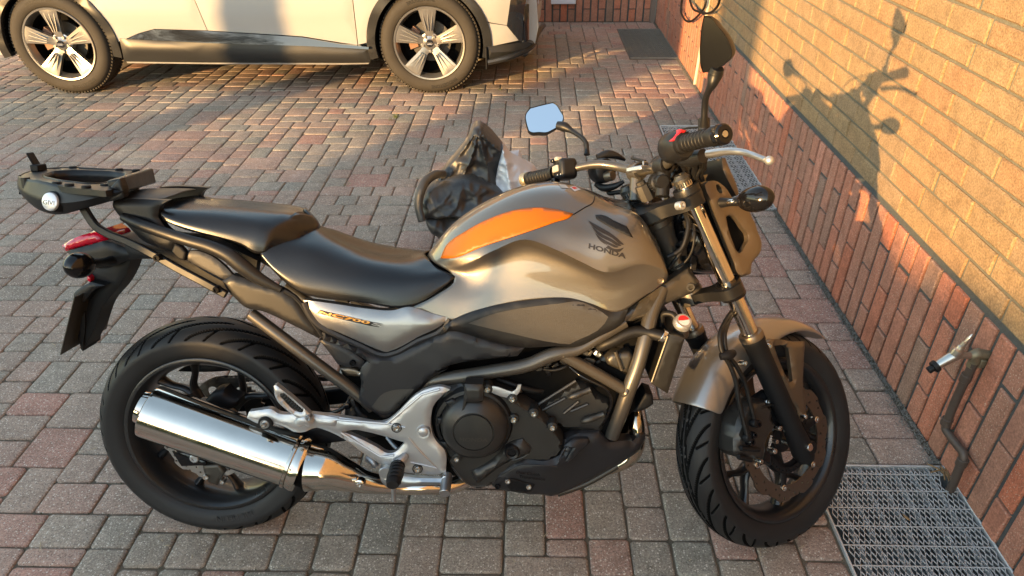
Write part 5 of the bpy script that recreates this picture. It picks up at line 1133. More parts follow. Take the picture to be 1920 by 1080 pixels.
# ---- tail
tc = both('tail_cover', panel(B, K('A4', [(634, 320), (637, 286), (700, 280), (945, 288), (902, 320), (890, 380), (925, 432), (1000, 490), (1000, 540), (960, 572), (880, 548), (800, 510), (740, 452), (690, 395), (650, 348)], -.118), .02, .008, .015, corner=45), BLK)
bp('tail_deck', gridm([[B(213 + 0, 375, -.10), B(260, 373, -.10), B(312, 376, -.10)], [B(213, 374, -.10) * V3(1, 0, 1) + V3(-.03, 0, .012), B(260, 373, -.10) * V3(1, 0, 1) + V3(0, 0, .012), B(312, 376, -.10) * V3(1, 0, 1) + V3(0, 0, .012)]][::-1], True), BLK, solid=.004, sub=1)
both('grab_rail', tube(Bs('A4', [(690, 380, -.128), (760, 412, -.138), (900, 462, -.146), (1060, 514, -.152), (1190, 552, -.154), (1290, 600, -.154), (1360, 655, -.152), (1440, 715, -.150), (1580, 790, -.146)]), [.010, .013, .014, .0145, .016, .018, .019, .016, .008], 16, 6, squash=((0, 1, 0), .75)), BLK)
both('rail_inner', panel(B, K('A4', [(1040, 575), (1100, 570), (1190, 600), (1262, 655), (1315, 712), (1250, 742), (1140, 680), (1050, 620)], -.128), .01, .003, .008), CHAR)
both('tail_side', panel(B, K('A4', [(1250, 738), (1310, 705), (1440, 745), (1595, 792), (1652, 835), (1740, 950), (1812, 1045), (1795, 1064), (1640, 985), (1480, 912), (1380, 888), (1320, 835), (1285, 800)], -.140), .02, .008, .015, corner=42), BLK)
both('tail_side_trim', tube(Bs('A4', [(1600, 795), (1660, 830), (1745, 950), (1815, 1050)], -.146), .006, 8, 3), BLKM)
both('tail_clip', panel(B, K('A4', [(965, 575), (985, 530), (1010, 540), (1050, 580), (1040, 625), (1010, 620)], -.135), .012, .003, .006), BLKM)
both('undertail', panel(B, K('A4', [(700, 540), (830, 560), (960, 575), (1150, 650), (1300, 720), (1290, 800), (1150, 740), (900, 620), (730, 615)], -.10), .03, .004, .01), BLKM)
bar = [(150, 376, -.114), (166, 405, -.120), (180, 424, -.124), (200, 437, -.128), (240, 453, -.134), (293, 480, -.142), (333, 503, -.146), (380, 528, -.15), (425, 553, -.15)]
ra = both('rack_arm', tube([B(*p) for p in bar], [.013] * 9, 4, 4, squash=((0, 1, 0), .8)), BLK, bev=.003, segs=2)
for x, y in ((885, 610), (1218, 790)): bolt(B(*K('A4', [(x, y)], -.160)[0]), .0085, BLKG, ra)
# luggage rack plate: horizontal ring plate with skirt
rk_o = K('C4', [(1240, 502, -.160), (1000, 493, -.165), (750, 470, -.155), (450, 412, -.120), (250, 382, -.070), (203, 354, -.020), (260, 325, .030), (380, 292, .080), (520, 270, .120), (820, 258, .150), (1100, 270, .160), (1500, 285, .155)])
rk_h = K('C4', [(480, 350, -.015), (560, 312, .060), (700, 296, .095), (850, 291, .110), (1100, 297, .115), (1320, 314, .090), (1425, 336, .040), (1370, 385, -.040), (1230, 420, -.090), (1040, 440, -.115), (800, 418, -.095), (600, 388, -.055)])
P5 = np.array([p[:2] for p in rk_o + rk_h]); Y5 = np.array([p[2] for p in rk_o + rk_h]); k5, *_ = np.linalg.lstsq(np.c_[np.ones(len(P5)), P5, P5[:, :1] * P5[:, 1:]], Y5, rcond=None)
def rkY(u, v): return float(k5 @ np.array([1, u, v, u * v]))
def rk_top(u, v, dz=0): return B(u, v, rkY(u, v)) + V3(0, 0, dz)
Lr = [crom([np.array(p[:2]) for p in rk_o], 4, True, 45), crom([np.array(p[:2]) for p in rk_h], 4, True)]
Pr, Tr, Dr = fill(Lr, 4.); nP = len(Pr)
rv = [rk_top(p[0], p[1], -.003 * max(0, 1 - d / 2.)) for p, d in zip(Pr, Dr)]; rv += [q - V3(0, 0, .014) for q in rv]
ecnt = {}
for t in Tr:
    for a_ in range(3): ecnt[(t[a_], t[(a_ + 1) % 3])] = 1
rf = [tuple(t) for t in Tr] + [tuple(i + nP for i in t)[::-1] for t in Tr] + [(b2, a_, a_ + nP, b2 + nP) for a_, b2 in ecnt if (b2, a_) not in ecnt]
rk = bp('luggage_rack', (rv, rf), BLK)
hs = [rk_top(*p) for p in Lr[1]]; nh_ = len(hs)
bp('hole_skirt', (hs + [q - V3(0, 0, .032) for q in hs], [(i, (i + 1) % nh_, (i + 1) % nh_ + nh_, i + nh_) for i in range(nh_)]), BLK, rk, solid=.003)
sk = gridi([[B(*p) for p in K('C4', r)] for r in ([(203, 354, -.020), (250, 382, -.070), (450, 412, -.120), (750, 470, -.155), (1000, 493, -.165), (1240, 503, -.160), (1345, 508, -.155)],
    [(192, 440, -.035), (238, 520, -.082), (440, 620, -.132), (700, 664, -.167), (1000, 625, -.174), (1240, 560, -.170), (1392, 530, -.160)],
    [(196, 495, -.032), (246, 576, -.075), (440, 742, -.118), (640, 793, -.142), (1000, 712, -.155), (1240, 645, -.155), (1392, 600, -.150)])], False, 4, 5, (1,))
bp('rack_skirt', sk, BLK, rk, solid=.004, ang=30)
fs = [rk_top(p[0], p[1]) for p in crom([np.array(q[:2]) for q in rk_o[5:]], 4)]
bp('rack_skirt', gridm([fs, [q + V3(0, .003, -.02) for q in fs], [q + V3(0, -.01, -.045) for q in fs]]), BLK, rk, solid=.004, ang=30)
bp('rack_corner', panel(B, K('C4', [(1232, 500), (1300, 425), (1346, 388), (1398, 545), (1393, 602), (1240, 648)], -.157), .02, .003, .006), BLK, rk)
fq = [B(*p) for p in K('C4', [(1345, 388, -.155), (1722, 268, .150), (1760, 440, .150), (1396, 548, -.155)])]
bk = [q + V3(-.032, 0, -.006 if i < 2 else 0) for i, q in enumerate(fq)]
bp('rack_front_block', (fq + bk, [(0, 1, 2, 3), (7, 6, 5, 4), (0, 4, 5, 1), (1, 5, 6, 2), (2, 6, 7, 3), (3, 7, 4, 0)]), BLK, rk, bev=.004)
for u, v, _ in K('C4', [(970, 484), (780, 462), (1180, 466), (820, 266), (1340, 290), (640, 440), (1530, 300)]): bp('rack_plug', lathe([(0, .004), (.008, .004), (.010, .002), (.010, -.004)], rk_top(u, v), (0, 0, 1), 18), BLKM, rk)
ct = rk_top(*K('C4', [(440, 300)])[0][:2]); bp('rack_catch', join(box(ct + V3(0, 0, .008), (.022, .036, .018)), box(ct + V3(-.010, 0, .030), (.006, .026, .036), roty(-.4))), BLKM, rk, bev=.003)
sq = rk_top(*K('C4', [(285, 392)])[0][:2]); bp('rack_stop', cyl(sq + V3(0, 0, -.022), sq + V3(0, 0, .004), .010), BLK, rk)
ec_ = B(*K('C4', [(556, 648)], -.166)[0]); en_ = V3(-.16, -.94, .20); en_ /= np.linalg.norm(en_)
bg = bp('badge', lathe([(0, .0035), (.017, .0025), (.0205, 0), (.0215, -.006), (.0215, -.03)], ec_, en_, 40), EMBL, rk)
bp('badge_boss', lathe([(.0225, -.004), (.025, -.010), (.026, -.045), (0, -.045)], ec_, en_, 32), BLK, rk)
trb = bvh(bg); (ox, oy, _), = K('C4', [(484, 676)]); bp('lettering', textpx('GIVI', (ox, oy), (21, 2.6), (.6, -8.4), trb, .0006, .0), BLKM, bg, ang=0)
rb_ = B(*K('C4', [(1500, 520)], .12)[0]); bp('rack_brace', tube([rb_ + V3(-.06, 0, .03), rb_, rb_ + V3(.05, 0, -.05), rb_ + V3(.12, 0, -.075)], .012, 4, 3), BLK, bev=.003)
# tail lamp, indicators, number plate
tl = bp('tail_lamp', panel(B, K('C8', [(150, 168), (210, 128), (275, 98), (420, 58), (490, 108), (505, 132), (380, 158), (182, 212)], -.055), .11, .010, .02, corner=40), REDL)
bp('tail_lamp_housing', panel(B, K('C8', [(184, 216), (380, 160), (505, 132), (600, 165), (690, 200), (860, 272), (690, 278), (600, 310), (500, 345), (380, 335), (240, 262)], -.065), .13, .008, .015, corner=40), BLK)
bp('rear_light_red_base', panel(B, K('C8', [(345, 400), (372, 420), (372, 455), (350, 440)], -.05), .1, .002, .01), REDL)
def indicator(c0, c1, tip, fn, nm='indicator'):
    c0, c1, tip = (np.asarray(q, float) for q in (c0, c1, tip)); d = tip - c1; d /= np.linalg.norm(d); L = np.linalg.norm(tip - c1)
    h = bp(nm, conv(tube([c1, c1 + d * L * .12, c1 + d * L * .4, c1 + d * L * .72, c1 + d * L * .92, tip], [.012, .021, .030, .028, .016, .004], 20, 5, squash=((1, 0, 0), .85)), fn), BLKG)
    bp('stalk', conv(tube([c0, c0 + (c1 - c0) * .5, c1 + d * L * .08], [.013, .010, .0125], 14, 4), fn), BLK, h)
    return h
i1 = B(*K('C8', [(400, 310)], -.13)[0]); i0 = B(*K('C8', [(540, 285)], -.07)[0]); i2 = B(*K('C8', [(165, 335)], -.20)[0])
indicator(i0, i1, i2, ident); indicator(*[q * V3(1, -1, 1) for q in (i0, i1, i2)], ident)
bp('plate_bracket', panel(B, K('C8', [(365, 440), (380, 350), (510, 335), (620, 290), (690, 270), (660, 365), (600, 480), (470, 640), (410, 800), (312, 992), (292, 965), (330, 630), (412, 505), (475, 475), (370, 470)], -.03), .06, .004, .01, corner=30), BLKM)
bp('plate_lamp', panel(B, K('C8', [(240, 545), (262, 520), (372, 452), (485, 478), (415, 505), (320, 612), (245, 575)], -.06), .12, .004, .01, corner=35), BLK)
a, b_ = B(138, 557, -.10), B(112, 665, -.10); nn = np.cross(b_ - a, V3(0, 1, 0)); nn /= np.linalg.norm(nn)
np_ = bp('number_plate', ([a, b_, b_ + V3(0, .2, 0), a + V3(0, .2, 0)] + [p + nn * .003 for p in (a, b_, b_ + V3(0, .2, 0), a + V3(0, .2, 0))], [(0, 1, 2, 3), (7, 6, 5, 4), (0, 4, 5, 1), (1, 5, 6, 2), (2, 6, 7, 3), (3, 7, 4, 0)]), PLATE, bev=.001)
bp('plate_back', panel(B, K('C8', [(290, 640), (320, 625), (330, 760), (310, 985), (296, 975), (275, 860), (265, 830)], -.04), .08, .003, .008), BLKM)

# ================================================================== STEERED FRONT END (built in the steered frame)
fkt, fkb = V3(1.176, -.105, .972), V3(1.545, -.105, .27); fa = (fkb - fkt) / np.linalg.norm(fkb - fkt)
def onfork(z): return fkt + fa * ((z - fkt[2]) / fa[2])
up_t = tube([onfork(.985), onfork(.58)], .0208, 32, 0)
fboth('fork_tube', up_t, CHROME)
lo_p = [onfork(.605), onfork(.600), onfork(.585), onfork(.58), onfork(.54), onfork(.45), onfork(.34), onfork(.275), onfork(.255)]
fsl = fboth('fork_slider', tube(lo_p, [.026, .030, .030, .0275, .0275, .027, .026, .030, .022], 28, 0), BLKM)
fboth('dust_seal', lathe([(.0215, -.004), (.029, -.003), (.031, .002), (.031, .012), (.029, .014)], onfork(.605), fa, 28), BRONZ, fsl)
fboth('axle_clamp', lathe([(0, .0), (.016, 0), (.019, .004), (.019, .05), (0, .05)], V3(WB + .018, -.135, .292), (0, 1, 0), 24), BLKM, fsl)
fp('front_axle', cyl(V3(WB + .004, -.14, RF - .003), V3(WB + .004, .14, RF - .003), .010), STEEL)
# clamps
def clampbox(z, sx, sz, m, nm, back=.06):
    c = onfork(z); M = roty(RAKE * -1)
    o = [(.045, -.138), (.062, -.105), (.045, -.072), (.02, -.045), (.01, 0), (.02, .045), (.045, .072), (.062, .105), (.045, .138), (.005, .135), (-.03 * back / .06, .06), (-.058 * back / .06, .035), (-back, 0), (-.058 * back / .06, -.035), (-.03 * back / .06, -.06), (.005, -.135)]
    v, f = plate([crom([np.array(q) for q in o], 4, True, 75)], lambda x, y: 0, sz, .004, .008, .03, side=1)
    M2 = np.array([[math.cos(RAKE), 0, math.sin(RAKE) * -1], [0, 1, 0], [math.sin(RAKE), 0, math.cos(RAKE)]])
    cc_ = V3(c[0], 0, c[2]) + M2 @ V3(-.035, 0, 0)
    return fp(nm, ([M2 @ V3(p[0], p[2], p[1]) + cc_ for p in v], f), m, ang=45)
tcl = clampbox(.957, 1, .030, BLK, 'top_clamp'); lcl = clampbox(.735, 1, .026, BLK, 'lower_clamp', .022)
for z, r, h in ((.957, .031, .034), (.722, .031, .045)):
    fboth('clamp_ring', lathe([(.0215, -h / 2), (r, -h / 2), (r + .001, -h / 2 + .003), (r + .001, h / 2 - .003), (r, h / 2), (.0215, h / 2)], onfork(z), fa, 28), BLKG if z < .8 else BLK, tcl if z > .8 else lcl)
fboth('fork_cap', lathe([(0, -.012), (.006, -.012), (.006, -.018), (.014, -.018), (.017, -.012), (.021, -.008), (.021, .01)], onfork(.985), fa, 18), ENGL, tcl)
bolt(fb(F(*K('A8', [(563, 25)], -.139)[0])), .010, ALU, tcl, nrm=MS @ V3(0, -1, 0))
stn = AO + AX * 1.09
fp('stem_nut', lathe([(.0, .03), (.012, .03), (.012, .022), (.018, .02), (.02, .0), (.02, -.02)], stn, AX, 8), ENGL, tcl)
# handlebar
hbp = [V3(1.022, -.375, 1.036), V3(1.040, -.25, 1.042), V3(1.052, -.215, 1.046), V3(1.112, -.145, 1.056), V3(1.150, -.095, 1.042), V3(1.158, -.05, 1.030), V3(1.158, 0, 1.030)]
hb = fp('handlebar', tube(hbp + [p * V3(1, -1, 1) + V3(0, 0, .018 * (-p[1] / .38)) for p in hbp[-2::-1]], [.011] * 4 + [.0125, .014, .014, .014, .0125] + [.011] * 4, 18, 6), FRAMEM)
for s in (-1, 1):
    g0, g1 = V3(1.0395, s * .255, 1.042 + (.012 if s > 0 else 0)), V3(1.0225, s * .372, 1.036 + (.0175 if s > 0 else 0)); d = (g1 - g0) / np.linalg.norm(g1 - g0); L = np.linalg.norm(g1 - g0)
    gr = fp('grip', lathe([(.0215, -.004), (.0215, .006), (.0172, .008), (.0168, L * .5), (.0172, L * .86), (.0195, L * .88), (.0195, L * .96), (.017, L)], g0, d, 28), RUBD, hb)
    for k in range(7):
        q = g0 + d * (L * (.16 + .1 * k)); fp('grip_rib', lathe([(.0168, -.0025), (.0182, -.001), (.0182, .001), (.0168, .0025)], q, d + V3(.25, 0, .1) * .3, 24), RUBD, gr)
    wt = fp('bar_end', lathe([(.018, 0), (.0205, .003), (.0205, .018), (.017, .022), (.009, .0225), (.008, .019), (0, .019)], g1 + d * .002, d, 28), BLKG if s < 0 else mat('worn_bar_end', (.32, .28, .2), .4, .7, var=.5, vscale=60), hb)
    fp('bar_end_screw', lathe([(0, .0225), (.0065, .0225), (.0075, .020)], g1 + d * .002, d, 12), STEEL, wt)
    fp('bar_riser', join(cyl(V3(1.158, s * .052, 1.015), V3(1.150, s * .052, .955), .017, 20), lathe([(.0145, -.016), (.022, -.016), (.023, -.013), (.023, .013), (.022, .016), (.0145, .016)], V3(1.158, s * .052, 1.03), (0, 1, 0), 24)), BLK if s < 0 else FRAMEM, tcl)
# left switch cluster
sl = V3(1.048, .228, 1.060)
sw = fp('switch_housing', box(sl + V3(0, -.012, -.002), (.050, .062, .056), rotz(-.15)), BLK, hb, bev=.012, segs=4)
fp('switch_button', box(sl + V3(-.026, -.006, .0), (.008, .034, .018), rotz(-.15)), GREYP, sw, bev=.003); fp('switch_button', box(sl + V3(-.02, -.012, .026), (.018, .018, .010), rotz(-.15)), GREYP, sw, bev=.003)
fp('switch_button', box(sl + V3(-.02, .012, .024), (.016, .014, .010)), BLKG, sw, bev=.003); fp('horn_button', box(sl + V3(-.022, .004, -.030), (.02, .016, .014)), BLKG, sw, bev=.003)
for k in (-.012, .004): fp('switch_mark', lathe([(0, .0005), (.0022, .0005)], sl + V3(-.027, -.02 + k, -.018), (-1, 0, 0), 10), WHITEP, sw)
ml_ = F(1128, 320, .175)
lv = fp('lever_perch', lathe([(.0, -.03), (.018, -.03), (.030, -.024), (.034, -.012), (.034, .014), (.028, .024), (.014, .026), (0, .026)], ml_, V3(.1, 1, .1), 28), BLK, hb)
fp('perch_shroud', tube([F(1120, 296, .18), F(1140, 289, .17), F(1160, 294, .16), F(1172, 300, .155)], [.010, .012, .008, .004], 12, 4), BLK, lv)
fp('parking_lever', tube([F(1118, 345, .19), F(1130, 352, .17), F(1150, 350, .14), F(1170, 340, .12)], [.008, .010, .009, .005], 12, 4), BLK, lv)
fp('lever_pivot', lathe([(0, -.012), (.012, -.012), (.014, -.008), (.014, .01)], F(1143, 330, .14), V3(-.2, 1, 0), 18), BRONZ, lv)
# right controls
ms_ = V3(1.050, -.222, 1.042)
rs = fp('throttle_housing', lathe([(.014, -.032), (.028, -.030), (.033, -.018), (.034, .0), (.033, .02), (.026, .030), (.014, .031)], ms_, V3(.13, 1, 0), 28), BLK, hb)
fp('kill_switch', conv(panel(F, K('A7', [(488, 398), (520, 345), (555, 298), (612, 306), (595, 330), (560, 335), (535, 365), (512, 412)], -.252), .012, .004, .006), lambda p: MS.T @ (p - AO) + AO), REDP, rs)
fp('start_button', box(F(*K('A7', [(463, 490)], -.225)[0]), (.020, .02, .022), roty(.2)), GREYP, rs, bev=.005)
lvp = [F(*p) for p in K('A7', [(800, 520, -.225), (850, 515, -.24), (950, 500, -.268), (1050, 498, -.295), (1130, 508, -.315), (1230, 540, -.345), (1320, 575, -.37)])]
bl_ = fp('brake_lever', tube(lvp, [.009, .0095, .0085, .0078, .0072, .0068, .0064], 14, 5), ZINC, hb)
fp('lever_ball', lathe([(.0001 + .0095 * math.sin(t), -.0095 * math.cos(t)) for t in np.linspace(0, math.pi, 9)], F(*K('A7', [(1355, 580)], -.375)[0]), (0, 1, 0), 16), ALU, bl_)
fp('master_cylinder', tube([F(*K('A7', [(560, 560)], -.13)[0]), F(*K('A7', [(650, 560)], -.16)[0]), F(*K('A7', [(760, 540)], -.20)[0])], [.018, .020, .016], 14, 3), BLK, hb)
fp('fluid_reservoir', cyl(F(*K('A7', [(470, 610)], -.06)[0]), F(*K('A7', [(480, 540)], -.06)[0]) + V3(0, 0, .01), .021, 20), BLK, hb)
kn = F(*K('A7', [(345, 775)], -.03)[0])
knb = fp('ribbed_knob', lathe([(0, -.040), (.015, -.040), (.017, -.036), (.017, -.020), (.0215, -.018), (.0215, .008), (.018, .012), (0, .012)], kn, V3(.35, 1, .1), 28), BLK, hb)
for k in range(20):
    a = k * 2 * math.pi / 20; fp('knob_rib', box(kn + V3(.0215 * math.cos(a), -.004, .0215 * math.sin(a)), (.003, .022, .003)), BLKM, knb)
fp('key_mount', box(F(*K('A7', [(200, 660)], .0)[0]), (.055, .05, .012), rotz(.2)), ZINC, tcl, bev=.003); fp('key', box(F(*K('A7', [(240, 620)], .0)[0]), (.028, .006, .018), rotz(.5)), ZINC, tcl, bev=.003)
# mirrors
def mirror(un_pts, p0, n, shell_d, face, nm, grow=.0):
    n = np.asarray(n, float) @ MB; n /= np.linalg.norm(n); P = []
    for u, v, _ in un_pts:
        d = ray(u, v) @ MB; t = ((p0 - cb) @ n) / (d @ n); P.append(cb + d * t)
    P = crom(P, 5, True, 40); c = np.mean(P, axis=0); N = len(P); v = list(P); f = []
    for q, s in ((.30, .99), (.75, .86), (1.0, .55)): v += [c + (p - c) * s - n * shell_d * q for p in P]
    v.append(c - n * shell_d * 1.08); v += [c + (p - c) * .955 - n * .004 for p in P]; k4 = 4 * N + 1
    for l in range(3): f += [(l * N + i, l * N + (i + 1) % N, (l + 1) * N + (i + 1) % N, (l + 1) * N + i) for i in range(N)]
    f += [(3 * N + i, 3 * N + (i + 1) % N, 4 * N) for i in range(N)]
    f += [(i, k4 + i, k4 + (i + 1) % N, (i + 1) % N) for i in range(N)]
    o = bp(nm, (v, f), BLK, ang=45)
    gpt = [c + (p - c) * .955 - n * .0025 for p in P]; bp('mirror_glass', (gpt, [tuple(range(N))]), face, o, ang=0)
    return o, c
lm_px = K('C7', [(150, 205), (200, 132), (330, 98), (462, 68), (492, 82), (548, 160), (585, 232), (578, 272), (440, 388), (400, 406), (300, 406), (212, 406), (184, 390), (160, 310)])
lm0 = fb(F(1018, 220, .385)); vd = ray(1018, 220); vd /= np.linalg.norm(vd); skd = V3(.15, -.22, .96); nl = skd - vd
mL, _ = mirror(lm_px, lm0, nl, .045, MIRR, 'mirror')
fp('mirror_stem', tube([F(*p) for p in K('C7', [(510, 330, .355), (580, 345, .34), (660, 385, .32), (740, 435, .295), (800, 480, .275), (838, 545, .26), (842, 600, .258), (842, 660, .255)])], [.012, .0145, .0085, .0065, .0065, .0065, .0065, .009], 14, 5), BLK, mL)
rm_px = K('C3', [(430, 160), (485, 165), (560, 250), (640, 345), (690, 440), (716, 525), (710, 572), (650, 640), (600, 678), (500, 724), (420, 738), (402, 690), (388, 560), (392, 420), (410, 250)])
rm0 = fb(F(1345, 90, -.355)); vr = ray(1345, 90); vr /= np.linalg.norm(vr); nr_ = V3(-.55, -.78, .10)
mR, rcn_ = mirror(rm_px, rm0, nr_, .045, BLKG, 'mirror')  # glass face coloured black for the dark reflection it shows
fp('mirror_stem', tube([F(*p) for p in K('C3', [(570, 690, -.34), (545, 760, -.33), (520, 840, -.325), (478, 920, -.31), (448, 1000, -.295), (440, 1080, -.285), (435, 1190, -.275)])] + [F(1320, 240, -.262)], [.013, .015, .011, .0070, .0070, .0070, .0075, .012], 14, 5), BLK, mR)
fp('stem_boot', cyl(F(1320, 246, -.262), F(1320, 222, -.262), .0125, 18), BLK, mR)
# instruments, cables, headlight and its bronze side cowl
fp('instrument_cluster', box(V3(1.245, 0, 1.035), (.075, .15, .05), roty(.75)), BLK, bev=.012, segs=3)
fp('meter_visor', conv(panel(F, K('A7', [(930, 560), (958, 555), (1000, 660), (1060, 800), (1082, 880), (1060, 900), (990, 770), (940, 660)], -.075), .16, .004, .01, corner=40), lambda p: MS.T @ (p - AO) + AO), BRONZ)
hl = fp('headlight', lathe([(0, .09), (.05, .085), (.085, .06), (.100, .02), (.098, -.03), (.08, -.08), (.05, -.10), (0, -.105)], V3(1.33, 0, .86), V3(1, 0, -.12), 32), BLKG)
fp('headlight_lens', lathe([(0, .098), (.055, .092), (.088, .066), (.098, .03)], V3(1.332, 0, .86), V3(1, 0, -.12), 32), LENSA, hl)
cw_o = K('A7', [(775, 800), (800, 775), (860, 762), (940, 805), (1000, 880)], -.108) + K('A8', [(1060, 0), (1160, 60), (1215, 160), (1255, 270), (1287, 372), (1280, 430), (1195, 560), (1190, 640), (1105, 672), (1060, 610), (1045, 545), (1000, 430), (925, 230), (845, 20)], -.118)
cw_h = K('A8', [(970, 128), (1000, 112), (1035, 118), (1075, 160), (1120, 225), (1162, 285), (1168, 335), (1140, 390), (1112, 440), (1085, 455), (1060, 430), (1035, 370), (980, 200)], -.118); cw_h2 = K('A7', [(880, 800), (905, 790), (940, 830), (938, 870), (915, 878), (890, 850)], -.11)
def unst(p): return MS.T @ (np.asarray(p) - AO) + AO
fboth('headlight_cowl', conv(panel(F, cw_o, .014, .004, .007, [cw_h, cw_h2], corner=45), unst), BRONZ)
fp('cowl_dark_filler', conv(panel(F, K('A8', [(800, 0), (1060, 30), (1200, 150), (1245, 300), (1235, 430), (1130, 640), (1050, 610), (940, 420), (860, 200)], -.101), .20, .0, .01), unst), VOID)  # near-black slab added to keep the gaps behind the cowl dark
ic0, ic1, ic2 = F(1352, 380, -.118), F(1385, 378, -.165), F(1452, 368, -.255)
indicator(ic0, ic1, ic2, fb); indicator(*[q * V3(1, -1, 1) for q in (ic0, ic1, ic2)], fb)
bolt(fb(F(1372, 378, -.158)), .006, par=None, nrm=MS @ V3(0, -1, 0))
for pts, r in (([(600, 100, -.09), (625, 180, -.10), (610, 300, -.10), (560, 420, -.09), (440, 490, -.07)], .0058), ([(650, 250, -.08), (600, 380, -.09), (520, 500, -.08), (450, 590, -.06)], .0048), ([(670, 180, -.10), (680, 300, -.11), (660, 430, -.10), (600, 530, -.08), (510, 590, -.06)], .0032), ([(640, 60, -.1), (690, 190, -.105), (750, 330, -.10)], .004)):
    bp('cable', tube([fb(F(*p)) for p in K('A8', pts)], r, 10, 6), RUBD)
for pts, r in (([(375, 590, .05), (385, 490, .03), (420, 400, 0), (500, 325, -.05), (600, 292, -.09), (720, 282, -.14)], .0026), ([(560, 600, -.10), (600, 680, -.09), (590, 800, -.08)], .0062), ([(690, 600, -.15), (680, 700, -.12), (650, 810, -.1)], .0075), ([(720, 580, -.16), (740, 640, -.14), (700, 720, -.12), (730, 820, -.1)], .006), ([(780, 560, -.19), (760, 660, -.14), (720, 760, -.1)], .0055), ([(240, 590, .02), (120, 560, .08)], .004)):
    fp('cable', tube([F(*p) for p in K('A7', pts)], r, 10, 6), RUBD)
fp('cable', tube([F(1140, 350, .17), F(1142, 362, .16), F(1155, 361, .14), F(1180, 358, .10), F(1205, 357, .06)], .0062, 10, 6), RUBD)
for k in range(12): fp('connector', box(F(random.uniform(1235, 1300), random.uniform(310, 360), random.uniform(-.06, -.02)), (random.uniform(.008, .022), .014, random.uniform(.008, .018)), roty(random.random() * 3)), random.choice([BLKG, BLK, ENGL, ZINC]), bev=.002)
for k in range(10): fp('connector', box(F(random.uniform(1275, 1300), random.uniform(420, 500), random.uniform(-.05, -.02)), (.02, .02, random.uniform(.01, .03)), roty(random.random() * 3)), random.choice([BLK, ENG, BLKM]), bev=.003)
# front mudguard
fe_r = []
for t in np.linspace(0, 1, 15):
    a = math.radians(156 - 106 * t); s = max(0, (t - .45) / .55)
    wd = .074 * (1 - .45 * s ** 1.6); dr = .068 * (1 - s) ** 1.2 + .010; Rf = .331 + .003 * t
    col_ = [(0, 0), (.35, .02), (.66, .12), (.88, .38), (.985, .72), (1.0, 1.0)]
    pr = [(-w, d) for w, d in col_[::-1]] + col_[1:]
    ext = .035 * s ** 2
    fe_r.append([FC + V3((Rf - dr * d) * math.cos(a - ext * (1 - abs(w))), w * wd, (Rf - dr * d) * math.sin(a - ext * (1 - abs(w)))) for w, d in pr])
fen = fp('front_mudguard', gridm(fe_r), PALEP, sub=2, solid=.003)  # same paint as the tank, paled for the sky it reflects
sy_o = K('B7', [(1040, 275), (1060, 252), (1130, 245), (1235, 262), (1345, 262), (1338, 400), (1332, 640), (1355, 850), (1350, 890), (1325, 918), (1300, 880), (1285, 835), (1200, 680), (1130, 500), (1050, 330)], -.092)
sy_h = K('B7', [(1095, 300), (1120, 294), (1190, 300), (1212, 318), (1228, 430), (1247, 585), (1222, 596), (1190, 540), (1140, 430)], -.092)
fboth('mudguard_stay', conv(panel(F, sy_o, .012, .006, .010, [sy_h], corner=45), unst), BRONZ, fen)
for x, y in ((1050, 300), (848, 440), (1340, 875)): bolt(fb(F(*K('B7', [(x, y)], -.102)[0])), .0068, par=fen, nrm=MS @ V3(0, -1, 0))
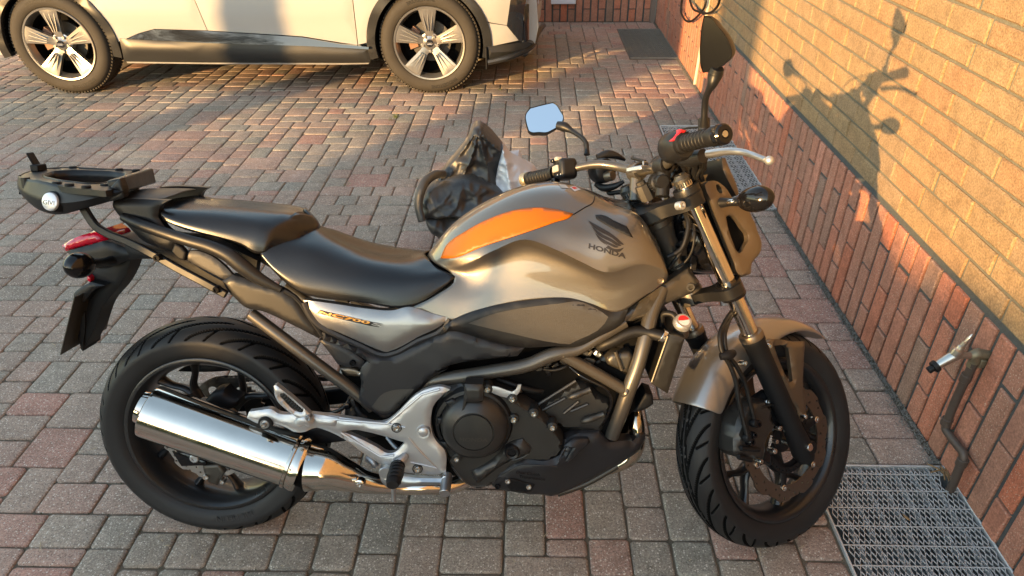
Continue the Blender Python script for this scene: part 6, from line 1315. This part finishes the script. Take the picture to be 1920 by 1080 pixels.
# caliper and hoses
cal_o = K('B8', [(600, 0), (560, 160), (558, 280), (590, 315), (700, 340), (790, 345), (800, 200), (850, 120), (885, 70), (860, 40), (840, -70), (790, -130), (700, -110)], -.098)
cal = fp('brake_caliper', conv(panel(F, cal_o, .05, .012, .014, corner=35), unst), ENG)
fp('caliper_bridge', conv(panel(F, K('B8', [(800, 345), (792, 260), (805, 190), (860, 100), (890, 75), (870, 170), (855, 300), (850, 390)], -.088), .03, .004, .01), unst), BLKG, cal)
for x, y, r in ((740, 60, .010), (690, 200, .010), (710, 145, .008), (760, 350, .006), (905, 92, .0075), (880, 195, .006), (865, 270, .008)): bolt(fb(F(*K('B8', [(x, y)], -.118 if x < 800 else -.10)[0])), r, BLKG if x < 750 else STEEL, cal, h=.010, nrm=MS @ V3(0, -1, 0))
for pts in (((600, 320), (700, 345)), ((640, 60), (690, 150)), ((620, 250), (760, 265))): fp('caliper_rib', tube([F(*p) for p in K('B8', pts, -.116)], .006, 8, 0), BLKM, cal)
fp('caliper_mount', conv(panel(F, K('B7', [(890, 860), (940, 740), (1040, 660), (1060, 720), (1100, 800), (1160, 960), (1150, 1100), (1000, 1000)], -.078), .02, .006, .012), unst), BLKM, cal)
bolt(fb(F(*K('B7', [(1035, 757)], -.088)[0])), .009, nrm=MS @ V3(0, -1, 0), par=cal)
cd_ = conv(panel(F, K('B8', [(836, 240), (830, 225), (846, 150), (856, 155)], -.096), .002, .001, .002), unst)
v_, f_, _ = textmesh('NISSIN', .02); o8 = K('B8', [(830, 245)])[0]; tvv = [F(o8[0] + a * 4.5 + b_ * 4.5, o8[1] - a * 23 + b_ * 2, -.0935) for a, b_ in v_]; fp('lettering', (tvv, f_), WHITEP, cal, ang=0)
for pts, r in (([(748, 20, -.09), (690, 110, -.10), (652, 215, -.115), (665, 330, -.122), (735, 460, -.125), (780, 580, -.125), (805, 740, -.122), (842, 900, -.120), (880, 1050, -.122)], .0058), ([(765, 10, -.09), (715, 120, -.10), (690, 215, -.115), (700, 330, -.12), (790, 470, -.122), (860, 610, -.12), (900, 770, -.118), (935, 905, -.118)], .0058), ([(752, 60, -.09), (672, 215, -.115), (690, 335, -.118), (830, 540, -.116), (890, 700, -.112)], .0038), ([(940, 800, -.10), (1000, 800, -.11), (1060, 780, -.11), (1120, 800, -.10), (1170, 900, -.1), (1175, 1000, -.1)], .0028)):
    fp('brake_hose', tube([F(*p) for p in K('B7', pts)], r, 12, 6), RUBD)
ga, gb_ = F(*K('B7', [(655, 385)], -.122)[0]), F(*K('B7', [(760, 355)], -.122)[0])
fp('hose_guide', tube([ga, (ga + gb_) / 2 + V3(0, -.008, 0), gb_], [.009, .012, .009], 12, 3), BLKM)
for x, y in ((930, 930), (875, 1050)): p = F(*K('B7', [(x, y)], -.12)[0]); fp('banjo', lathe([(0, -.008), (.007, -.008), (.010, -.004), (.010, .006), (0, .006)], p, (0, 1, 0), 14), BLKM, cal)
